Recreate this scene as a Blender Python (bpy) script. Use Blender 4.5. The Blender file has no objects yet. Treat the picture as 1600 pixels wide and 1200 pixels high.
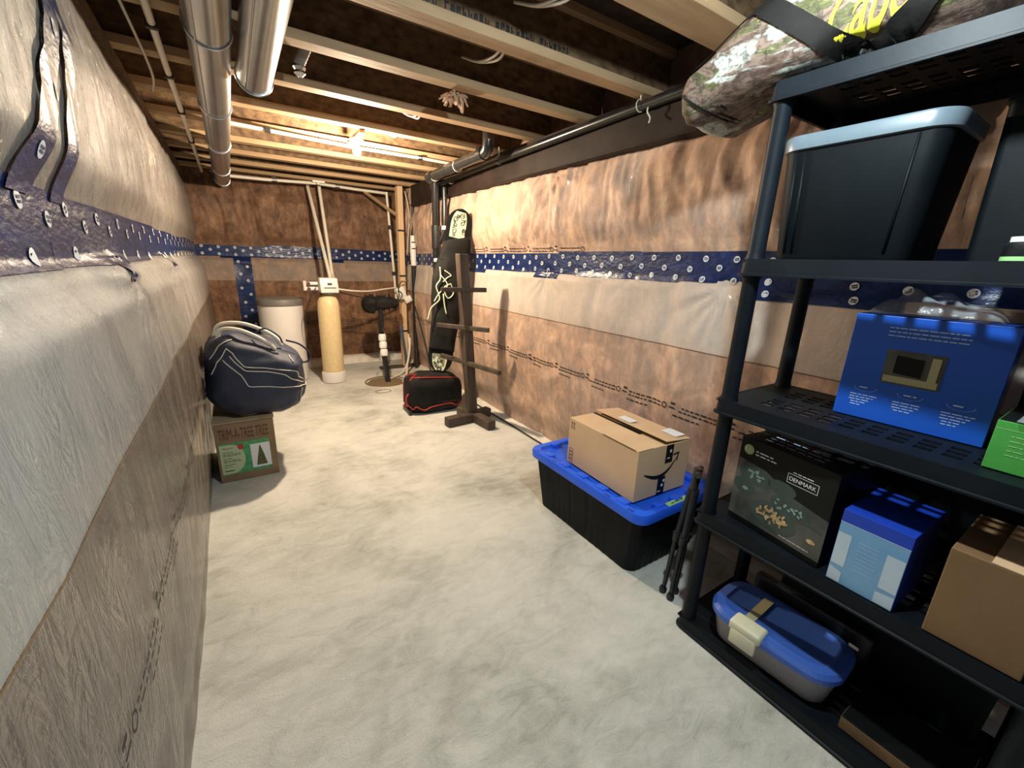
import bpy, bmesh, math, random
from math import sin, cos, pi, radians, exp
from mathutils import Vector, Matrix, noise
random.seed(7)
C = bpy.context.scene.collection
S = bpy.context.scene

# ------------------------------------------------------------------ camera
YAW, PITCH, ROLL, FPX = 0.581355, 0.280679, 0.035457, 656.109
def make_camera():
    f = Vector((sin(YAW)*cos(PITCH), cos(YAW)*cos(PITCH), -sin(PITCH)))
    r = Vector((cos(YAW), -sin(YAW), 0)); u = r.cross(f)
    r2 = cos(ROLL)*r + sin(ROLL)*u; u2 = -sin(ROLL)*r + cos(ROLL)*u
    cd = bpy.data.cameras.new('camera'); co = bpy.data.objects.new('camera', cd); C.objects.link(co)
    m = Matrix.Identity(4)
    for i in range(3):
        m[i][0] = r2[i]; m[i][1] = u2[i]; m[i][2] = -f[i]
    m[2][3] = 1.5
    co.matrix_world = m
    cd.sensor_width = 36; cd.lens = FPX/1600*36; cd.clip_start = 0.02
    S.camera = co
make_camera()

# ------------------------------------------------------------------ world, exposure, lamps
w = bpy.data.worlds.new('world'); S.world = w; w.use_nodes = True
w.node_tree.nodes['Background'].inputs[0].default_value = (0.62, 0.75, 1.0, 1)
w.node_tree.nodes['Background'].inputs[1].default_value = 0.05
S.view_settings.view_transform = 'Standard'; S.view_settings.look = 'None'
S.view_settings.gamma = 1.0; S.view_settings.use_curve_mapping = False
S.view_settings.exposure = 1.5
BULB_FAR = (0.925, 3.70, 2.325)
BULB_NEAR = (0.92, 0.48, 2.36)
def lamp(name, loc, energy, col, rad):
    l = bpy.data.lights.new(name, 'POINT'); l.energy = energy; l.color = col; l.shadow_soft_size = rad
    o = bpy.data.objects.new(name, l); C.objects.link(o); o.location = loc
    return o
lamp('bulb_light', (BULB_FAR[0], BULB_FAR[1], BULB_FAR[2]-0.09), 88, (1.0, 0.81, 0.58), 0.035)
lamp('bulb_light', (BULB_NEAR[0], BULB_NEAR[1], BULB_NEAR[2]-0.09), 30, (0.84, 0.98, 1.0), 0.035)

# ------------------------------------------------------------------ materials
def newmat(name):
    m = bpy.data.materials.new(name); m.use_nodes = True
    nt = m.node_tree
    return m, nt, nt.nodes['Principled BSDF']
def srgb(h):
    r = []
    for i in (0, 2, 4):
        c = int(h[i:i+2], 16)/255
        r.append(c/12.92 if c <= 0.04045 else ((c+0.055)/1.055)**2.4)
    return tuple(r)
def pm(name, col, rough=0.6, metal=0.0, coat=0.0, col2=None, scale=8, bump=0.0, bscale=None, emit=0.0, stretch=None, trans=0, alpha=1, spec=0.5):
    """principled with a noise mix between col and col2, and noise bump"""
    m, nt, b = newmat(name)
    if isinstance(col, str): col = srgb(col)
    if isinstance(col2, str): col2 = srgb(col2)
    b.inputs['Roughness'].default_value = rough; b.inputs['Metallic'].default_value = metal
    b.inputs['Coat Weight'].default_value = coat; b.inputs['Coat Roughness'].default_value = 0.12
    b.inputs['Specular IOR Level'].default_value = spec
    b.inputs['Base Color'].default_value = (*col, 1)
    if trans: b.inputs['Transmission Weight'].default_value = trans
    if alpha < 1: b.inputs['Alpha'].default_value = alpha
    tc = nt.nodes.new('ShaderNodeTexCoord'); mp = nt.nodes.new('ShaderNodeMapping')
    nt.links.new(tc.outputs['Object'], mp.inputs['Vector'])
    if stretch: mp.inputs['Scale'].default_value = stretch
    if col2 is not None:
        n = nt.nodes.new('ShaderNodeTexNoise'); n.inputs['Scale'].default_value = scale; n.inputs['Detail'].default_value = 6
        nt.links.new(mp.outputs[0], n.inputs['Vector'])
        cr = nt.nodes.new('ShaderNodeValToRGB')
        cr.color_ramp.elements[0].position = 0.35; cr.color_ramp.elements[1].position = 0.65
        cr.color_ramp.elements[0].color = (*col, 1); cr.color_ramp.elements[1].color = (*col2, 1)
        nt.links.new(n.outputs['Fac'], cr.inputs[0]); nt.links.new(cr.outputs[0], b.inputs['Base Color'])
    if bump:
        n = nt.nodes.new('ShaderNodeTexNoise'); n.inputs['Scale'].default_value = bscale or scale*4; n.inputs['Detail'].default_value = 5
        nt.links.new(mp.outputs[0], n.inputs['Vector'])
        bp = nt.nodes.new('ShaderNodeBump'); bp.inputs['Strength'].default_value = bump; bp.inputs['Distance'].default_value = 0.01
        nt.links.new(n.outputs['Fac'], bp.inputs['Height']); nt.links.new(bp.outputs[0], b.inputs['Normal'])
        if coat: nt.links.new(bp.outputs[0], b.inputs['Coat Normal'])
    if emit:
        b.inputs['Emission Color'].default_value = (*col, 1); b.inputs['Emission Strength'].default_value = emit
    return m

def mix(nt, fac, a, bcol):
    n = nt.nodes.new('ShaderNodeMix'); n.data_type = 'RGBA'
    for sock, v in ((n.inputs[0], fac), (n.inputs[6], a), (n.inputs[7], bcol)):
        if isinstance(v, bpy.types.NodeSocket): nt.links.new(v, sock)
        elif isinstance(v, tuple): sock.default_value = (*v, 1)
        else: sock.default_value = v
    return n.outputs[2]
def mth(nt, op, a, b=None, c=None):
    n = nt.nodes.new('ShaderNodeMath'); n.operation = op
    for i, v in enumerate((a, b, c)):
        if v is None: continue
        if isinstance(v, bpy.types.NodeSocket): nt.links.new(v, n.inputs[i])
        else: n.inputs[i].default_value = v
    return n.outputs[0]
def nz(nt, vec, scale, detail=6, rough=0.55, dist=0.0):
    n = nt.nodes.new('ShaderNodeTexNoise'); n.inputs['Scale'].default_value = scale
    n.inputs['Detail'].default_value = detail; n.inputs['Roughness'].default_value = rough; n.inputs['Distortion'].default_value = dist
    nt.links.new(vec, n.inputs['Vector']); return n.outputs['Fac']
def ramp(nt, fac, stops):
    cr = nt.nodes.new('ShaderNodeValToRGB'); e = cr.color_ramp.elements
    while len(e) < len(stops): e.new(0.5)
    for i, (p, c) in enumerate(stops):
        e[i].position = p; e[i].color = (*c, 1) if isinstance(c, tuple) else (c, c, c, 1)
    nt.links.new(fac, cr.inputs[0]); return cr.outputs[0]
def mapping(nt, scale):
    tc = nt.nodes.new('ShaderNodeTexCoord'); mp = nt.nodes.new('ShaderNodeMapping')
    mp.inputs['Scale'].default_value = scale
    nt.links.new(tc.outputs['Object'], mp.inputs['Vector']); return mp.outputs[0]

def wall_material(name, top_milk_sheen, band, low_milk=0.12, tint=(1, 1, 1), band_k=1.0, milkcol=(.50, .455, .41)):
    """mineral wool batts under clear poly; 'band' = heights of the doubled, milky lap of the sheet"""
    m, nt, b = newmat(name)
    v = mapping(nt, (1, 1, 1)); vs = mapping(nt, (1, 1, 0.35))
    a = nz(nt, v, 5, 8, 0.65, 0.6); c = nz(nt, vs, 22, 6, 0.7, 0.4)
    f = mth(nt, 'ADD', mth(nt, 'MULTIPLY', a, 0.62), mth(nt, 'MULTIPLY', c, 0.38))
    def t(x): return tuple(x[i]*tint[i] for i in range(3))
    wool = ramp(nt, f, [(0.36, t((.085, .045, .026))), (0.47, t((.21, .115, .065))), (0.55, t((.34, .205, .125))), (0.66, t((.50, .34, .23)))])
    sep = nt.nodes.new('ShaderNodeSeparateXYZ'); nt.links.new(v, sep.inputs[0]); z = sep.outputs[2]
    inb = mth(nt, 'MULTIPLY', mth(nt, 'GREATER_THAN', z, band[0]), mth(nt, 'LESS_THAN', z, band[1]))
    top = mth(nt, 'GREATER_THAN', z, band[1])
    low = mth(nt, 'LESS_THAN', z, band[0])
    cloud = nz(nt, v, 3.0, 5, 0.6, 0.8)
    mb = mth(nt, 'MULTIPLY', inb, mth(nt, 'MULTIPLY_ADD', cloud, -0.5*band_k, 1.02*band_k))
    mt = mth(nt, 'MULTIPLY', top, mth(nt, 'MULTIPLY', top_milk_sheen, mth(nt, 'ADD', cloud, 0.5)))
    ml = mth(nt, 'MULTIPLY', low, mth(nt, 'MULTIPLY', low_milk, mth(nt, 'ADD', cloud, 0.5)))
    milk = mth(nt, 'MINIMUM', mth(nt, 'ADD', mb, mth(nt, 'ADD', mt, ml)), 0.93)
    col = mix(nt, milk, wool, milkcol)
    nt.links.new(col, b.inputs['Base Color'])
    b.inputs['Roughness'].default_value = 0.6; b.inputs['Specular IOR Level'].default_value = 0.15
    b.inputs['Coat Weight'].default_value = 0.85; b.inputs['Coat Roughness'].default_value = 0.06; b.inputs['Coat IOR'].default_value = 1.5
    wr = nz(nt, mapping(nt, (1, 1, 0.28)), 16, 5, 0.6, 1.2)
    wr2 = nz(nt, v, 9, 4, 0.6, 1.5)
    def ridge(x): return mth(nt, 'SUBTRACT', 1.0, mth(nt, 'ABSOLUTE', mth(nt, 'MULTIPLY_ADD', x, 6.0, -3.0)))
    h = mth(nt, 'ADD', mth(nt, 'MAXIMUM', ridge(wr), -.2), mth(nt, 'MULTIPLY', mth(nt, 'MAXIMUM', ridge(wr2), -.2), 0.7))
    bp = nt.nodes.new('ShaderNodeBump'); bp.inputs['Strength'].default_value = 1.0; bp.inputs['Distance'].default_value = 0.006
    nt.links.new(h, bp.inputs['Height']); nt.links.new(bp.outputs[0], b.inputs['Coat Normal'])
    bp2 = nt.nodes.new('ShaderNodeBump'); bp2.inputs['Strength'].default_value = 0.4; bp2.inputs['Distance'].default_value = 0.01
    nt.links.new(f, bp2.inputs['Height']); nt.links.new(bp2.outputs[0], b.inputs['Normal'])
    return m

def floor_material():
    m, nt, b = newmat('concrete')
    v = mapping(nt, (1, 1, 1))
    a = nz(nt, v, 1.6, 6, 0.6, 0.6); s = nz(nt, mapping(nt, (1.0, 2.1, 1)), 7, 8, 0.7, 0.9); g = nz(nt, v, 160, 2)
    f = mth(nt, 'ADD', mth(nt, 'MULTIPLY', a, 0.6), mth(nt, 'ADD', mth(nt, 'MULTIPLY', s, 0.32), mth(nt, 'MULTIPLY', g, 0.08)))
    col = ramp(nt, f, [(0.36, (.34, .34, .305)), (0.45, (.50, .50, .455)), (0.52, (.60, .595, .55)), (0.64, (.70, .69, .64))])
    nt.links.new(col, b.inputs['Base Color']); b.inputs['Roughness'].default_value = 0.7
    b.inputs['Specular IOR Level'].default_value = 0.35
    bp = nt.nodes.new('ShaderNodeBump'); bp.inputs['Strength'].default_value = 0.85; bp.inputs['Distance'].default_value = 0.008
    nt.links.new(mth(nt, 'ADD', s, mth(nt, 'MULTIPLY', g, 0.25)), bp.inputs['Height']); nt.links.new(bp.outputs[0], b.inputs['Normal'])
    return m

def camo_material(name, dark=1.0):
    m, nt, b = newmat(name)
    v = mapping(nt, (1, 1, 1)); vs = mapping(nt, (1, 0.5, 1.6))
    a = nz(nt, vs, 10, 8, 0.7, 0.7); c = nz(nt, v, 40, 4, 0.7, 0.5); d = nz(nt, vs, 6, 4, 0.6, 0.5)
    k = tuple
    bark = ramp(nt, a, [(0.34, (.02, .013, .01)), (0.44, (.10, .06, .045)), (0.50, (.22, .15, .12)), (0.56, (.05, .06, .018)), (0.62, (.16, .15, .06)), (0.7, (.6, .62, .56))])
    patch = ramp(nt, d, [(0.52, 0.0), (0.57, 1.0)])
    col = mix(nt, patch, bark, (.46, .50, .46))
    spk = ramp(nt, c, [(0.38, 0.75), (0.5, 0.0)])
    col = mix(nt, spk, col, (.03, .022, .016))
    nt.links.new(col, b.inputs['Base Color']); b.inputs['Roughness'].default_value = 0.65
    bp = nt.nodes.new('ShaderNodeBump'); bp.inputs['Strength'].default_value = 0.4; bp.inputs['Distance'].default_value = 0.01
    nt.links.new(a, bp.inputs['Height']); nt.links.new(bp.outputs[0], b.inputs['Normal'])
    return m

M = dict(
    wall_r=wall_material('poly_over_wool_right', 0.34, (1.075, 1.46), 0.34, tint=(1.6, 1.42, 1.32), milkcol=(.53, .485, .445)),  # upper sheet paled in the colour to stand in for its gloss
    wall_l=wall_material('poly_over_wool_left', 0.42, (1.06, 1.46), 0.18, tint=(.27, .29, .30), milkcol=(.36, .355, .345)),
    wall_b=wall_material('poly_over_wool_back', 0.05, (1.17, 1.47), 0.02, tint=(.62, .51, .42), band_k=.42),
    floor=floor_material(),
    tape=pm('navy_tape', (.003, .010, .055), 0.35, coat=0.22, col2=(.008, .024, .11), scale=10, bump=0.32, bscale=30, stretch=(1, 1, 2), spec=.25),
    tapelogo=pm('tape_print', (.62, .66, .70), 0.4),
    wood=pm('joist_lumber', (.30, .19, .10), 0.7, col2=(.42, .28, .155), scale=12, stretch=(.15, 1, 1), bump=.15),
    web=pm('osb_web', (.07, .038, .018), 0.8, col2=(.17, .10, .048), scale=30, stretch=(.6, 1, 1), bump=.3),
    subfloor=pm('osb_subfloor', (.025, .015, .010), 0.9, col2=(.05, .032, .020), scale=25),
    lumber=pm('stud_lumber', (.62, .40, .22), 0.65, col2=(.72, .52, .33), scale=14, stretch=(1, 1, .1)),
    beam=pm('steel_beam', (.015, .009, .007), 0.6, col2=(.028, .017, .013), scale=6, bump=.1, spec=.12),
    galv=pm('galvanised_steel', (.52, .54, .55), 0.27, metal=1.0, col2=(.64, .66, .67), scale=9, stretch=(1, .2, 1), bump=.05),
    abs=pm('black_abs', (.012, .012, .012), 0.25, coat=.3, col2=(.02, .02, .02), scale=20),
    pvc=pm('white_pvc', (.66, .60, .50), 0.4, col2=(.72, .66, .56), scale=10),
    pex=pm('grey_cable', (.55, .50, .42), 0.5),
    white=pm('white_plastic', (.80, .78, .74), 0.4, col2=(.74, .72, .68), scale=6),
    tank=pm('brine_tank_plastic', (.74, .70, .67), 0.42, col2=(.69, .65, .62), scale=3),
    lidgrey=pm('grey_lid', (.14, .125, .115), 0.5, col2=(.17, .15, .14), scale=5),
    tan=pm('fibreglass_tan', (.66, .50, .27), 0.45, col2=(.72, .56, .32), scale=30, bump=.15),
    blackpl=pm('black_plastic', (.005, .006, .008), 0.38, col2=(.016, .018, .022), scale=14, bump=.12, bscale=120),
    shelfpl=pm('shelf_plastic', (.004, .0065, .010), 0.5, col2=(.006, .009, .013), scale=10, bump=.04, bscale=60, spec=.18),
    tote=pm('tote_black', (.0012, .003, .0045), 0.55, col2=(.002, .004, .006), scale=6, bump=.04, bscale=60, spec=.16),
    rim=pm('grey_rim', (.10, .135, .165), 0.35, col2=(.12, .155, .185), scale=6),
    blue=pm('blue_lid', (.012, .10, .78), 0.38, col2=(.018, .13, .85), scale=5),
    bluelid=pm('dusty_blue_lid', (.04, .11, .46), 0.38, col2=(.055, .14, .52), scale=5),
    card=pm('cardboard', (.62, .42, .25), 0.8, col2=(.68, .47, .285), scale=5, bump=.06, bscale=90),
    carddark=pm('cardboard_dark', (.17, .095, .04), 0.8, col2=(.20, .115, .05), scale=5, bump=.05, bscale=90),
    cardtree=pm('cardboard_brown', (.21, .135, .075), 0.8, col2=(.27, .175, .10), scale=7),  # tree carton body, darker brown than its top flaps
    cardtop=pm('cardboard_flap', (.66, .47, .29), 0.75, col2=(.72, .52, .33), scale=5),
    ink=pm('dark_ink', (.012, .010, .010), 0.6),
    redink=pm('maroon_ink', (.09, .018, .012), 0.6),
    dkwood=pm('stained_wood', (.045, .030, .022), 0.6, col2=(.085, .058, .042), scale=18, stretch=(1, 1, .15), bump=.3),
    navy=pm('navy_nylon', (.017, .022, .048), 0.62, col2=(.028, .034, .066), scale=6, bump=.5, bscale=9),
    piping=pm('cream_piping', (.66, .62, .52), 0.6),
    blackcloth=pm('black_nylon', (.008, .0075, .007), 0.75, col2=(.016, .015, .014), scale=6, bump=.5, bscale=12, spec=.2),
    red=pm('red_trim', (.48, .035, .03), 0.5),
    camo=camo_material('bark_camouflage'),
    yellow=pm('yellow_print', (.72, .72, .05), 0.5),
    green=pm('green_card', (.055, .30, .05), 0.45, col2=(.065, .34, .06), scale=5),
    bluebox=pm('blue_card', (.008, .085, .52), 0.4, col2=(.010, .10, .56), scale=3),
    palebox=pm('pale_blue_card', (.15, .33, .56), 0.4, col2=(.19, .38, .60), scale=9),
    palewhite=pm('pale_grey_card', (.45, .56, .66), 0.45, col2=(.52, .62, .70), scale=9),
    deepblue=pm('deep_blue_card', (.012, .05, .42), 0.35),
    blackcard=pm('black_card', (.006, .007, .007), 0.5, spec=.2),
    paper=pm('white_paper', (.75, .76, .78), 0.5),
    softwhite=pm('printed_pale_text', (.50, .62, .85), 0.5),
    greylabel=pm('grey_photo', (.05, .055, .05), 0.5, col2=(.12, .12, .105), scale=9, spec=.2),
    teal=pm('dark_teal_pan', (.03, .055, .048), 0.35, col2=(.045, .07, .06), scale=9),
    tealight=pm('glass_highlight', (.22, .32, .29), 0.4),
    food=pm('pasta_print', (.62, .46, .24), 0.5, col2=(.35, .22, .09), scale=60),
    lime=pm('lime_sticker', (.33, .62, .25), 0.5),
    sticker=pm('round_green_badge', (.38, .48, .22), 0.5),
    boardart=pm('pale_green_print', (.62, .66, .46), 0.5),
    treegreen=pm('green_print', (.05, .26, .09), 0.55, col2=(.10, .40, .16), scale=40),
    palegreen=pm('pale_green_label', (.48, .56, .34), 0.55),
    treephoto=pm('fir_print', (.045, .06, .02), 0.6, col2=(.14, .12, .05), scale=90),
    clear=pm('clear_plastic', (.50, .48, .52), 0.3, alpha=0.55, col2=(.44, .42, .46), scale=5),
    film=pm('plastic_film', (.55, .60, .66), 0.15, alpha=0.32, bump=.8, bscale=12),
    masking=pm('masking_tape', (.42, .40, .24), 0.6),
    latch=pm('cream_latch', (.66, .64, .48), 0.45),
    stone=pm('footing_white', (.62, .57, .50), 0.7, col2=(.75, .70, .62), scale=12, bump=.5, bscale=10),
    fluff=pm('loose_wool', (.48, .30, .20), 0.9, col2=(.6, .42, .3), scale=30, bump=.6),
    fluffdark=pm('rim_wool', (.12, .065, .04), 0.9, col2=(.20, .12, .08), scale=12, bump=.5),
    dirt=pm('damp_soil', (.13, .09, .05), 0.9, col2=(.22, .16, .09), scale=40, bump=.4),
    bulb=pm('lit_bulb', (1.0, .78, .50), 0.4, emit=60),
    bulbn=pm('lit_bulb_cool', (.9, .97, 1.0), 0.4, emit=30),
    brass=pm('brass_fitting', (.45, .28, .14), 0.35, metal=1),
    bluepex=pm('blue_hose', (.05, .09, .14), 0.4),
)

# ------------------------------------------------------------------ mesh helpers
def obj(name, bm, mats, parent=None, smooth=False, loc=None):
    me = bpy.data.meshes.new(name)
    bmesh.ops.recalc_face_normals(bm, faces=bm.faces[:]) if getattr(bm, 'is_valid', True) else None
    bm.to_mesh(me); bm.free()
    for m in (mats if isinstance(mats, (list, tuple)) else [mats]): me.materials.append(m)
    if smooth:
        for p in me.polygons: p.use_smooth = True
        if smooth == 'auto':
            me.set_sharp_from_angle(angle=radians(38))
    o = bpy.data.objects.new(name, me); C.objects.link(o)
    if parent: o.parent = parent
    if loc: o.location = loc
    return o
def tag(o, label, cat, group=None, kind=None):
    o['label'] = label; o['category'] = cat
    if group: o['group'] = group
    if kind: o['kind'] = kind
    return o
def struct(o): o['kind'] = 'structure'; return o
def thing(name, label, cat, loc=(0, 0, 0), rot=0, group=None):
    o = bpy.data.objects.new(name, None); C.objects.link(o); o.empty_display_size = .05
    o.location = loc; o.rotation_euler = (0, 0, rot)
    return tag(o, label, cat, group)
def BM(): return bmesh.new()
def box(bm, x0, x1, y0, y1, z0, z1, bev=0.0, mi=0, mat=None, seg=2):
    vs = [bm.verts.new(Vector((x, y, z))) for x in (x0, x1) for y in (y0, y1) for z in (z0, z1)]
    fs = [bm.faces.new([vs[i] for i in q]) for q in ((0, 1, 3, 2), (4, 6, 7, 5), (0, 4, 5, 1), (2, 3, 7, 6), (0, 2, 6, 4), (1, 5, 7, 3))]
    for f in fs: f.material_index = mi
    geo = vs
    if bev:
        ed = list({e for f in fs for e in f.edges})
        r = bmesh.ops.bevel(bm, geom=ed, offset=bev, segments=seg, affect='EDGES', profile=.5)
        geo = list({v for f in r['faces'] for v in f.verts} | {v for v in vs if v.is_valid})
        for f in r['faces']: f.material_index = mi
    if mat is not None:
        bmesh.ops.transform(bm, matrix=mat, verts=[v for v in geo if v.is_valid])
    return geo
def tube(bm, pts, r, n=12, mi=0, closed=False, caps=True):
    pts = [Vector(p) for p in pts]; N = len(pts)
    rs = r if isinstance(r, (list, tuple)) else [r]*N
    rings = []; prev = None
    for i, p in enumerate(pts):
        if closed: t = pts[(i+1) % N]-pts[i-1]
        else: t = (pts[min(i+1, N-1)]-pts[max(i-1, 0)])
        t.normalize()
        if prev is None:
            a = Vector((0, 0, 1)) if abs(t.z) < .9 else Vector((1, 0, 0))
            nrm = t.cross(a).normalized()
        else:
            nrm = (prev - t*prev.dot(t)).normalized()
        prev = nrm; b = t.cross(nrm)
        rings.append([bm.verts.new(p + (nrm*cos(2*pi*k/n) + b*sin(2*pi*k/n))*rs[i]) for k in range(n)])
    rng = range(N) if closed else range(N-1)
    for i in rng:
        A, B = rings[i], rings[(i+1) % N]
        for k in range(n):
            f = bm.faces.new((A[k], A[(k+1) % n], B[(k+1) % n], B[k])); f.material_index = mi
    if caps and not closed:
        bm.faces.new(rings[0][::-1]).material_index = mi; bm.faces.new(rings[-1]).material_index = mi
def lathe(bm, prof, n=40, c=(0, 0, 0), mi=0):
    rings = []
    for (r, z) in prof:
        if r < 1e-5: rings.append([bm.verts.new((c[0], c[1], c[2]+z))])
        else: rings.append([bm.verts.new((c[0]+r*cos(2*pi*k/n), c[1]+r*sin(2*pi*k/n), c[2]+z)) for k in range(n)])
    for A, B in zip(rings, rings[1:]):
        for k in range(n):
            q = [A[k % len(A)], A[(k+1) % len(A)], B[(k+1) % len(B)], B[k % len(B)]]
            q2 = []
            for v in q:
                if v not in q2: q2.append(v)
            if len(q2) > 2: bm.faces.new(q2).material_index = mi
def smooth_path(pts, n=8):
    """Catmull-Rom through the points"""
    P = [Vector(p) for p in pts]; P = [P[0]*2-P[1]] + P + [P[-1]*2-P[-2]]
    out = []
    for i in range(1, len(P)-2):
        for k in range(n):
            t = k/n; a, b, c, d = P[i-1], P[i], P[i+1], P[i+2]
            out.append(.5*((2*b) + (c-a)*t + (2*a-5*b+4*c-d)*t*t + (-a+3*b-3*c+d)*t**3))
    out.append(P[-2]); return out
def sp(x, e): return math.copysign(abs(x)**e, x)
def N3(x, y, z): return noise.noise(Vector((x, y, z)))
def rounded_rect(w, d, r, n=6):
    """closed outline, counter-clockwise, centred on 0"""
    out = []
    for cx, cy, a0 in ((w/2-r, d/2-r, 0), (-w/2+r, d/2-r, pi/2), (-w/2+r, -d/2+r, pi), (w/2-r, -d/2+r, 1.5*pi)):
        for k in range(n+1):
            a = a0+pi/2*k/n; out.append((cx+r*cos(a), cy+r*sin(a)))
    return out
def loft(bm, outlines, cap0=True, cap1=True, mi=0):
    """outlines: lists of 3-D points of equal length"""
    R = [[bm.verts.new(p) for p in o] for o in outlines]; n = len(R[0])
    for A, B in zip(R, R[1:]):
        for k in range(n):
            bm.faces.new((A[k], A[(k+1) % n], B[(k+1) % n], B[k])).material_index = mi
    if cap0: bm.faces.new(R[0][::-1]).material_index = mi
    if cap1: bm.faces.new(R[-1]).material_index = mi
    return R
class Face:
    """a flat face of a box: local u (right), v (up) in metres from its lower left corner, lifted along its normal"""
    def __init__(s, o, u, v): s.o = Vector(o); s.u = Vector(u).normalized(); s.v = Vector(v).normalized(); s.n = s.u.cross(s.v)
    def p(s, a, b, h=0.0): return s.o + s.u*a + s.v*b + s.n*h
    def poly(s, bm, pts, h=0.0008, mi=0):
        bm.faces.new([bm.verts.new(s.p(a, b, h)) for a, b in pts]).material_index = mi
    def rect(s, bm, a0, a1, b0, b1, h=0.0008, mi=0): s.poly(bm, ((a0, b0), (a1, b0), (a1, b1), (a0, b1)), h, mi)
    def ell(s, bm, ca, cb, ra, rb, h=0.0008, mi=0, n=28, rot=0):
        s.poly(bm, [(ca+ra*cos(t)*cos(rot)-rb*sin(t)*sin(rot), cb+ra*cos(t)*sin(rot)+rb*sin(t)*cos(rot)) for t in [2*pi*k/n for k in range(n)]], h, mi)
    def frame(s, bm, a0, a1, b0, b1, t, h=0.0008, mi=0):
        s.rect(bm, a0, a1, b0, b0+t, h, mi); s.rect(bm, a0, a1, b1-t, b1, h, mi); s.rect(bm, a0, a0+t, b0, b1, h, mi); s.rect(bm, a1-t, a1, b0, b1, h, mi)
    def words(s, bm, a0, a1, b, hgt, h=0.001, mi=0, gap=.25):
        """tiny unreadable print: a line of word-long dashes"""
        a = a0
        while a < a1-hgt:
            L = min(hgt*random.uniform(1.2, 4.5), a1-a); s.rect(bm, a, a+L, b, b+hgt*.55, h, mi); a += L+hgt*.6
    def text(s, name, body, a, b, size, mat, parent, h=0.001, width=None, extr=0.0, shear=0, align='LEFT'):
        cu = bpy.data.curves.new(name, 'FONT'); cu.body = body; cu.size = 1; cu.extrude = 0; cu.shear = shear; cu.align_x = 'LEFT'
        to = bpy.data.objects.new(name, cu); C.objects.link(to)
        bpy.context.view_layer.update()
        me = bpy.data.meshes.new_from_object(to.evaluated_get(bpy.context.evaluated_depsgraph_get()))
        bpy.data.objects.remove(to); me.materials.clear(); me.materials.append(mat)
        xs = [v.co.x for v in me.vertices]; ys = [v.co.y for v in me.vertices]
        x0, x1, y0, y1 = min(xs), max(xs), min(ys), max(ys)
        sy = size/(y1-y0); sx = sy if width is None else width/(x1-x0)
        for v in me.vertices:
            v.co = s.p(a+(v.co.x-x0)*sx, b+(v.co.y-y0)*sy, h)
        o = bpy.data.objects.new(name, me); C.objects.link(o); o.parent = parent
        return o

# ------------------------------------------------------------------ the walls
def lerp_prof(tab, z):
    if z <= tab[0][0]: return tab[0][1]
    for (a, x), (b, y) in zip(tab, tab[1:]):
        if z <= b:
            t = (z-a)/(b-a); t = t*t*(3-2*t); return x+(y-x)*t
    return tab[-1][1]
RP = [(0, 2.16), (.06, 2.15), (.3, 2.08), (.7, 2.05), (1.1, 2.06), (1.38, 2.09), (1.46, 2.12), (1.58, 2.125), (1.8, 2.075), (2.0, 2.07), (2.2, 2.11), (2.4, 2.15)]
LP = [(0, -.28), (.3, -.255), (.7, -.24), (1.1, -.248), (1.33, -.262), (1.42, -.30), (1.48, -.335), (1.6, -.335), (1.75, -.30), (2.0, -.295), (2.25, -.33), (2.36, -.37)]
BP = [(0, 6.50), (.1, 6.46), (.5, 6.42), (1.1, 6.42), (1.4, 6.45), (1.47, 6.50), (1.6, 6.50), (1.8, 6.45), (2.1, 6.43), (2.4, 6.50)]
def pinch(s, z, pts):
    d = 0
    for (ps, pz, R, n, amp) in pts:
        a, b = s-ps, z-pz; r = math.hypot(a, b)
        if r < R*2.5:
            th = math.atan2(b, a); d += amp*(0.5+0.5*sin(n*th + 2.5*N3(th*2, ps, pz)))*min(1, r/(.25*R))*exp(-(r/R)**2) - amp*.8*exp(-(r/(.3*R))**2)
    return d
def folds(s, z, seed, z0=1.6, fr=9.0):
    """long near-vertical folds of the slack sheet above the tape"""
    if z < z0: return 0
    k = min(1, (z-z0)/.12)
    lean = .35*N3(s*.8, z*.5, seed+4)*(z-1.6)
    a = N3((s+lean)*fr*.8 + 1.2*N3(s*2, z*2.2, seed), z*1.3, seed); b = N3((s+lean*1.6)*fr*2.2, z*3.0, seed+9)
    env = .35+.65*max(0, min(1, .5+1.6*N3(s*.9, seed, 3)))
    return k*env*(.024*(1-abs(a)*3.4) + .010*(1-abs(b)*3.2))
PIN_R = [(2.75, 1.44, .22, 17, .012), (1.25, 1.42, .30, 15, .016), (1.9, 1.42, .16, 13, .008), (3.1, 1.62, .3, 15, .012), (4.0, 2.15, .3, 14, .01), (2.7, 2.15, .25, 16, .014)]
PIN_L = [(1.85, 1.40, .18, 13, .013), (3.0, 1.40, .16, 11, .01)]
PIN_B = [(.35, 1.35, .16, 13, .014), (1.15, 1.36, .2, 15, .016), (.9, 2.25, .3, 19, .012), (1.5, 2.1, .2, 14, .012), (0.6, 1.2, .18, 13, .012)]
def stud_wave(s, off, per=.61): return -.014*max(0, cos(2*pi*(s-off)/per))**6
def X_right(y, z):
    d = .016*N3(y*1.7, z*1.9, 1.1) + .005*N3(y*7, z*4, 5) + folds(y, z, 2.0) + pinch(y, z, PIN_R) + stud_wave(y, .35)*(z < 1.4 or z > 1.65)
    if 1.44 < z < 1.6: d *= .35
    return lerp_prof(RP, z) - d
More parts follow.
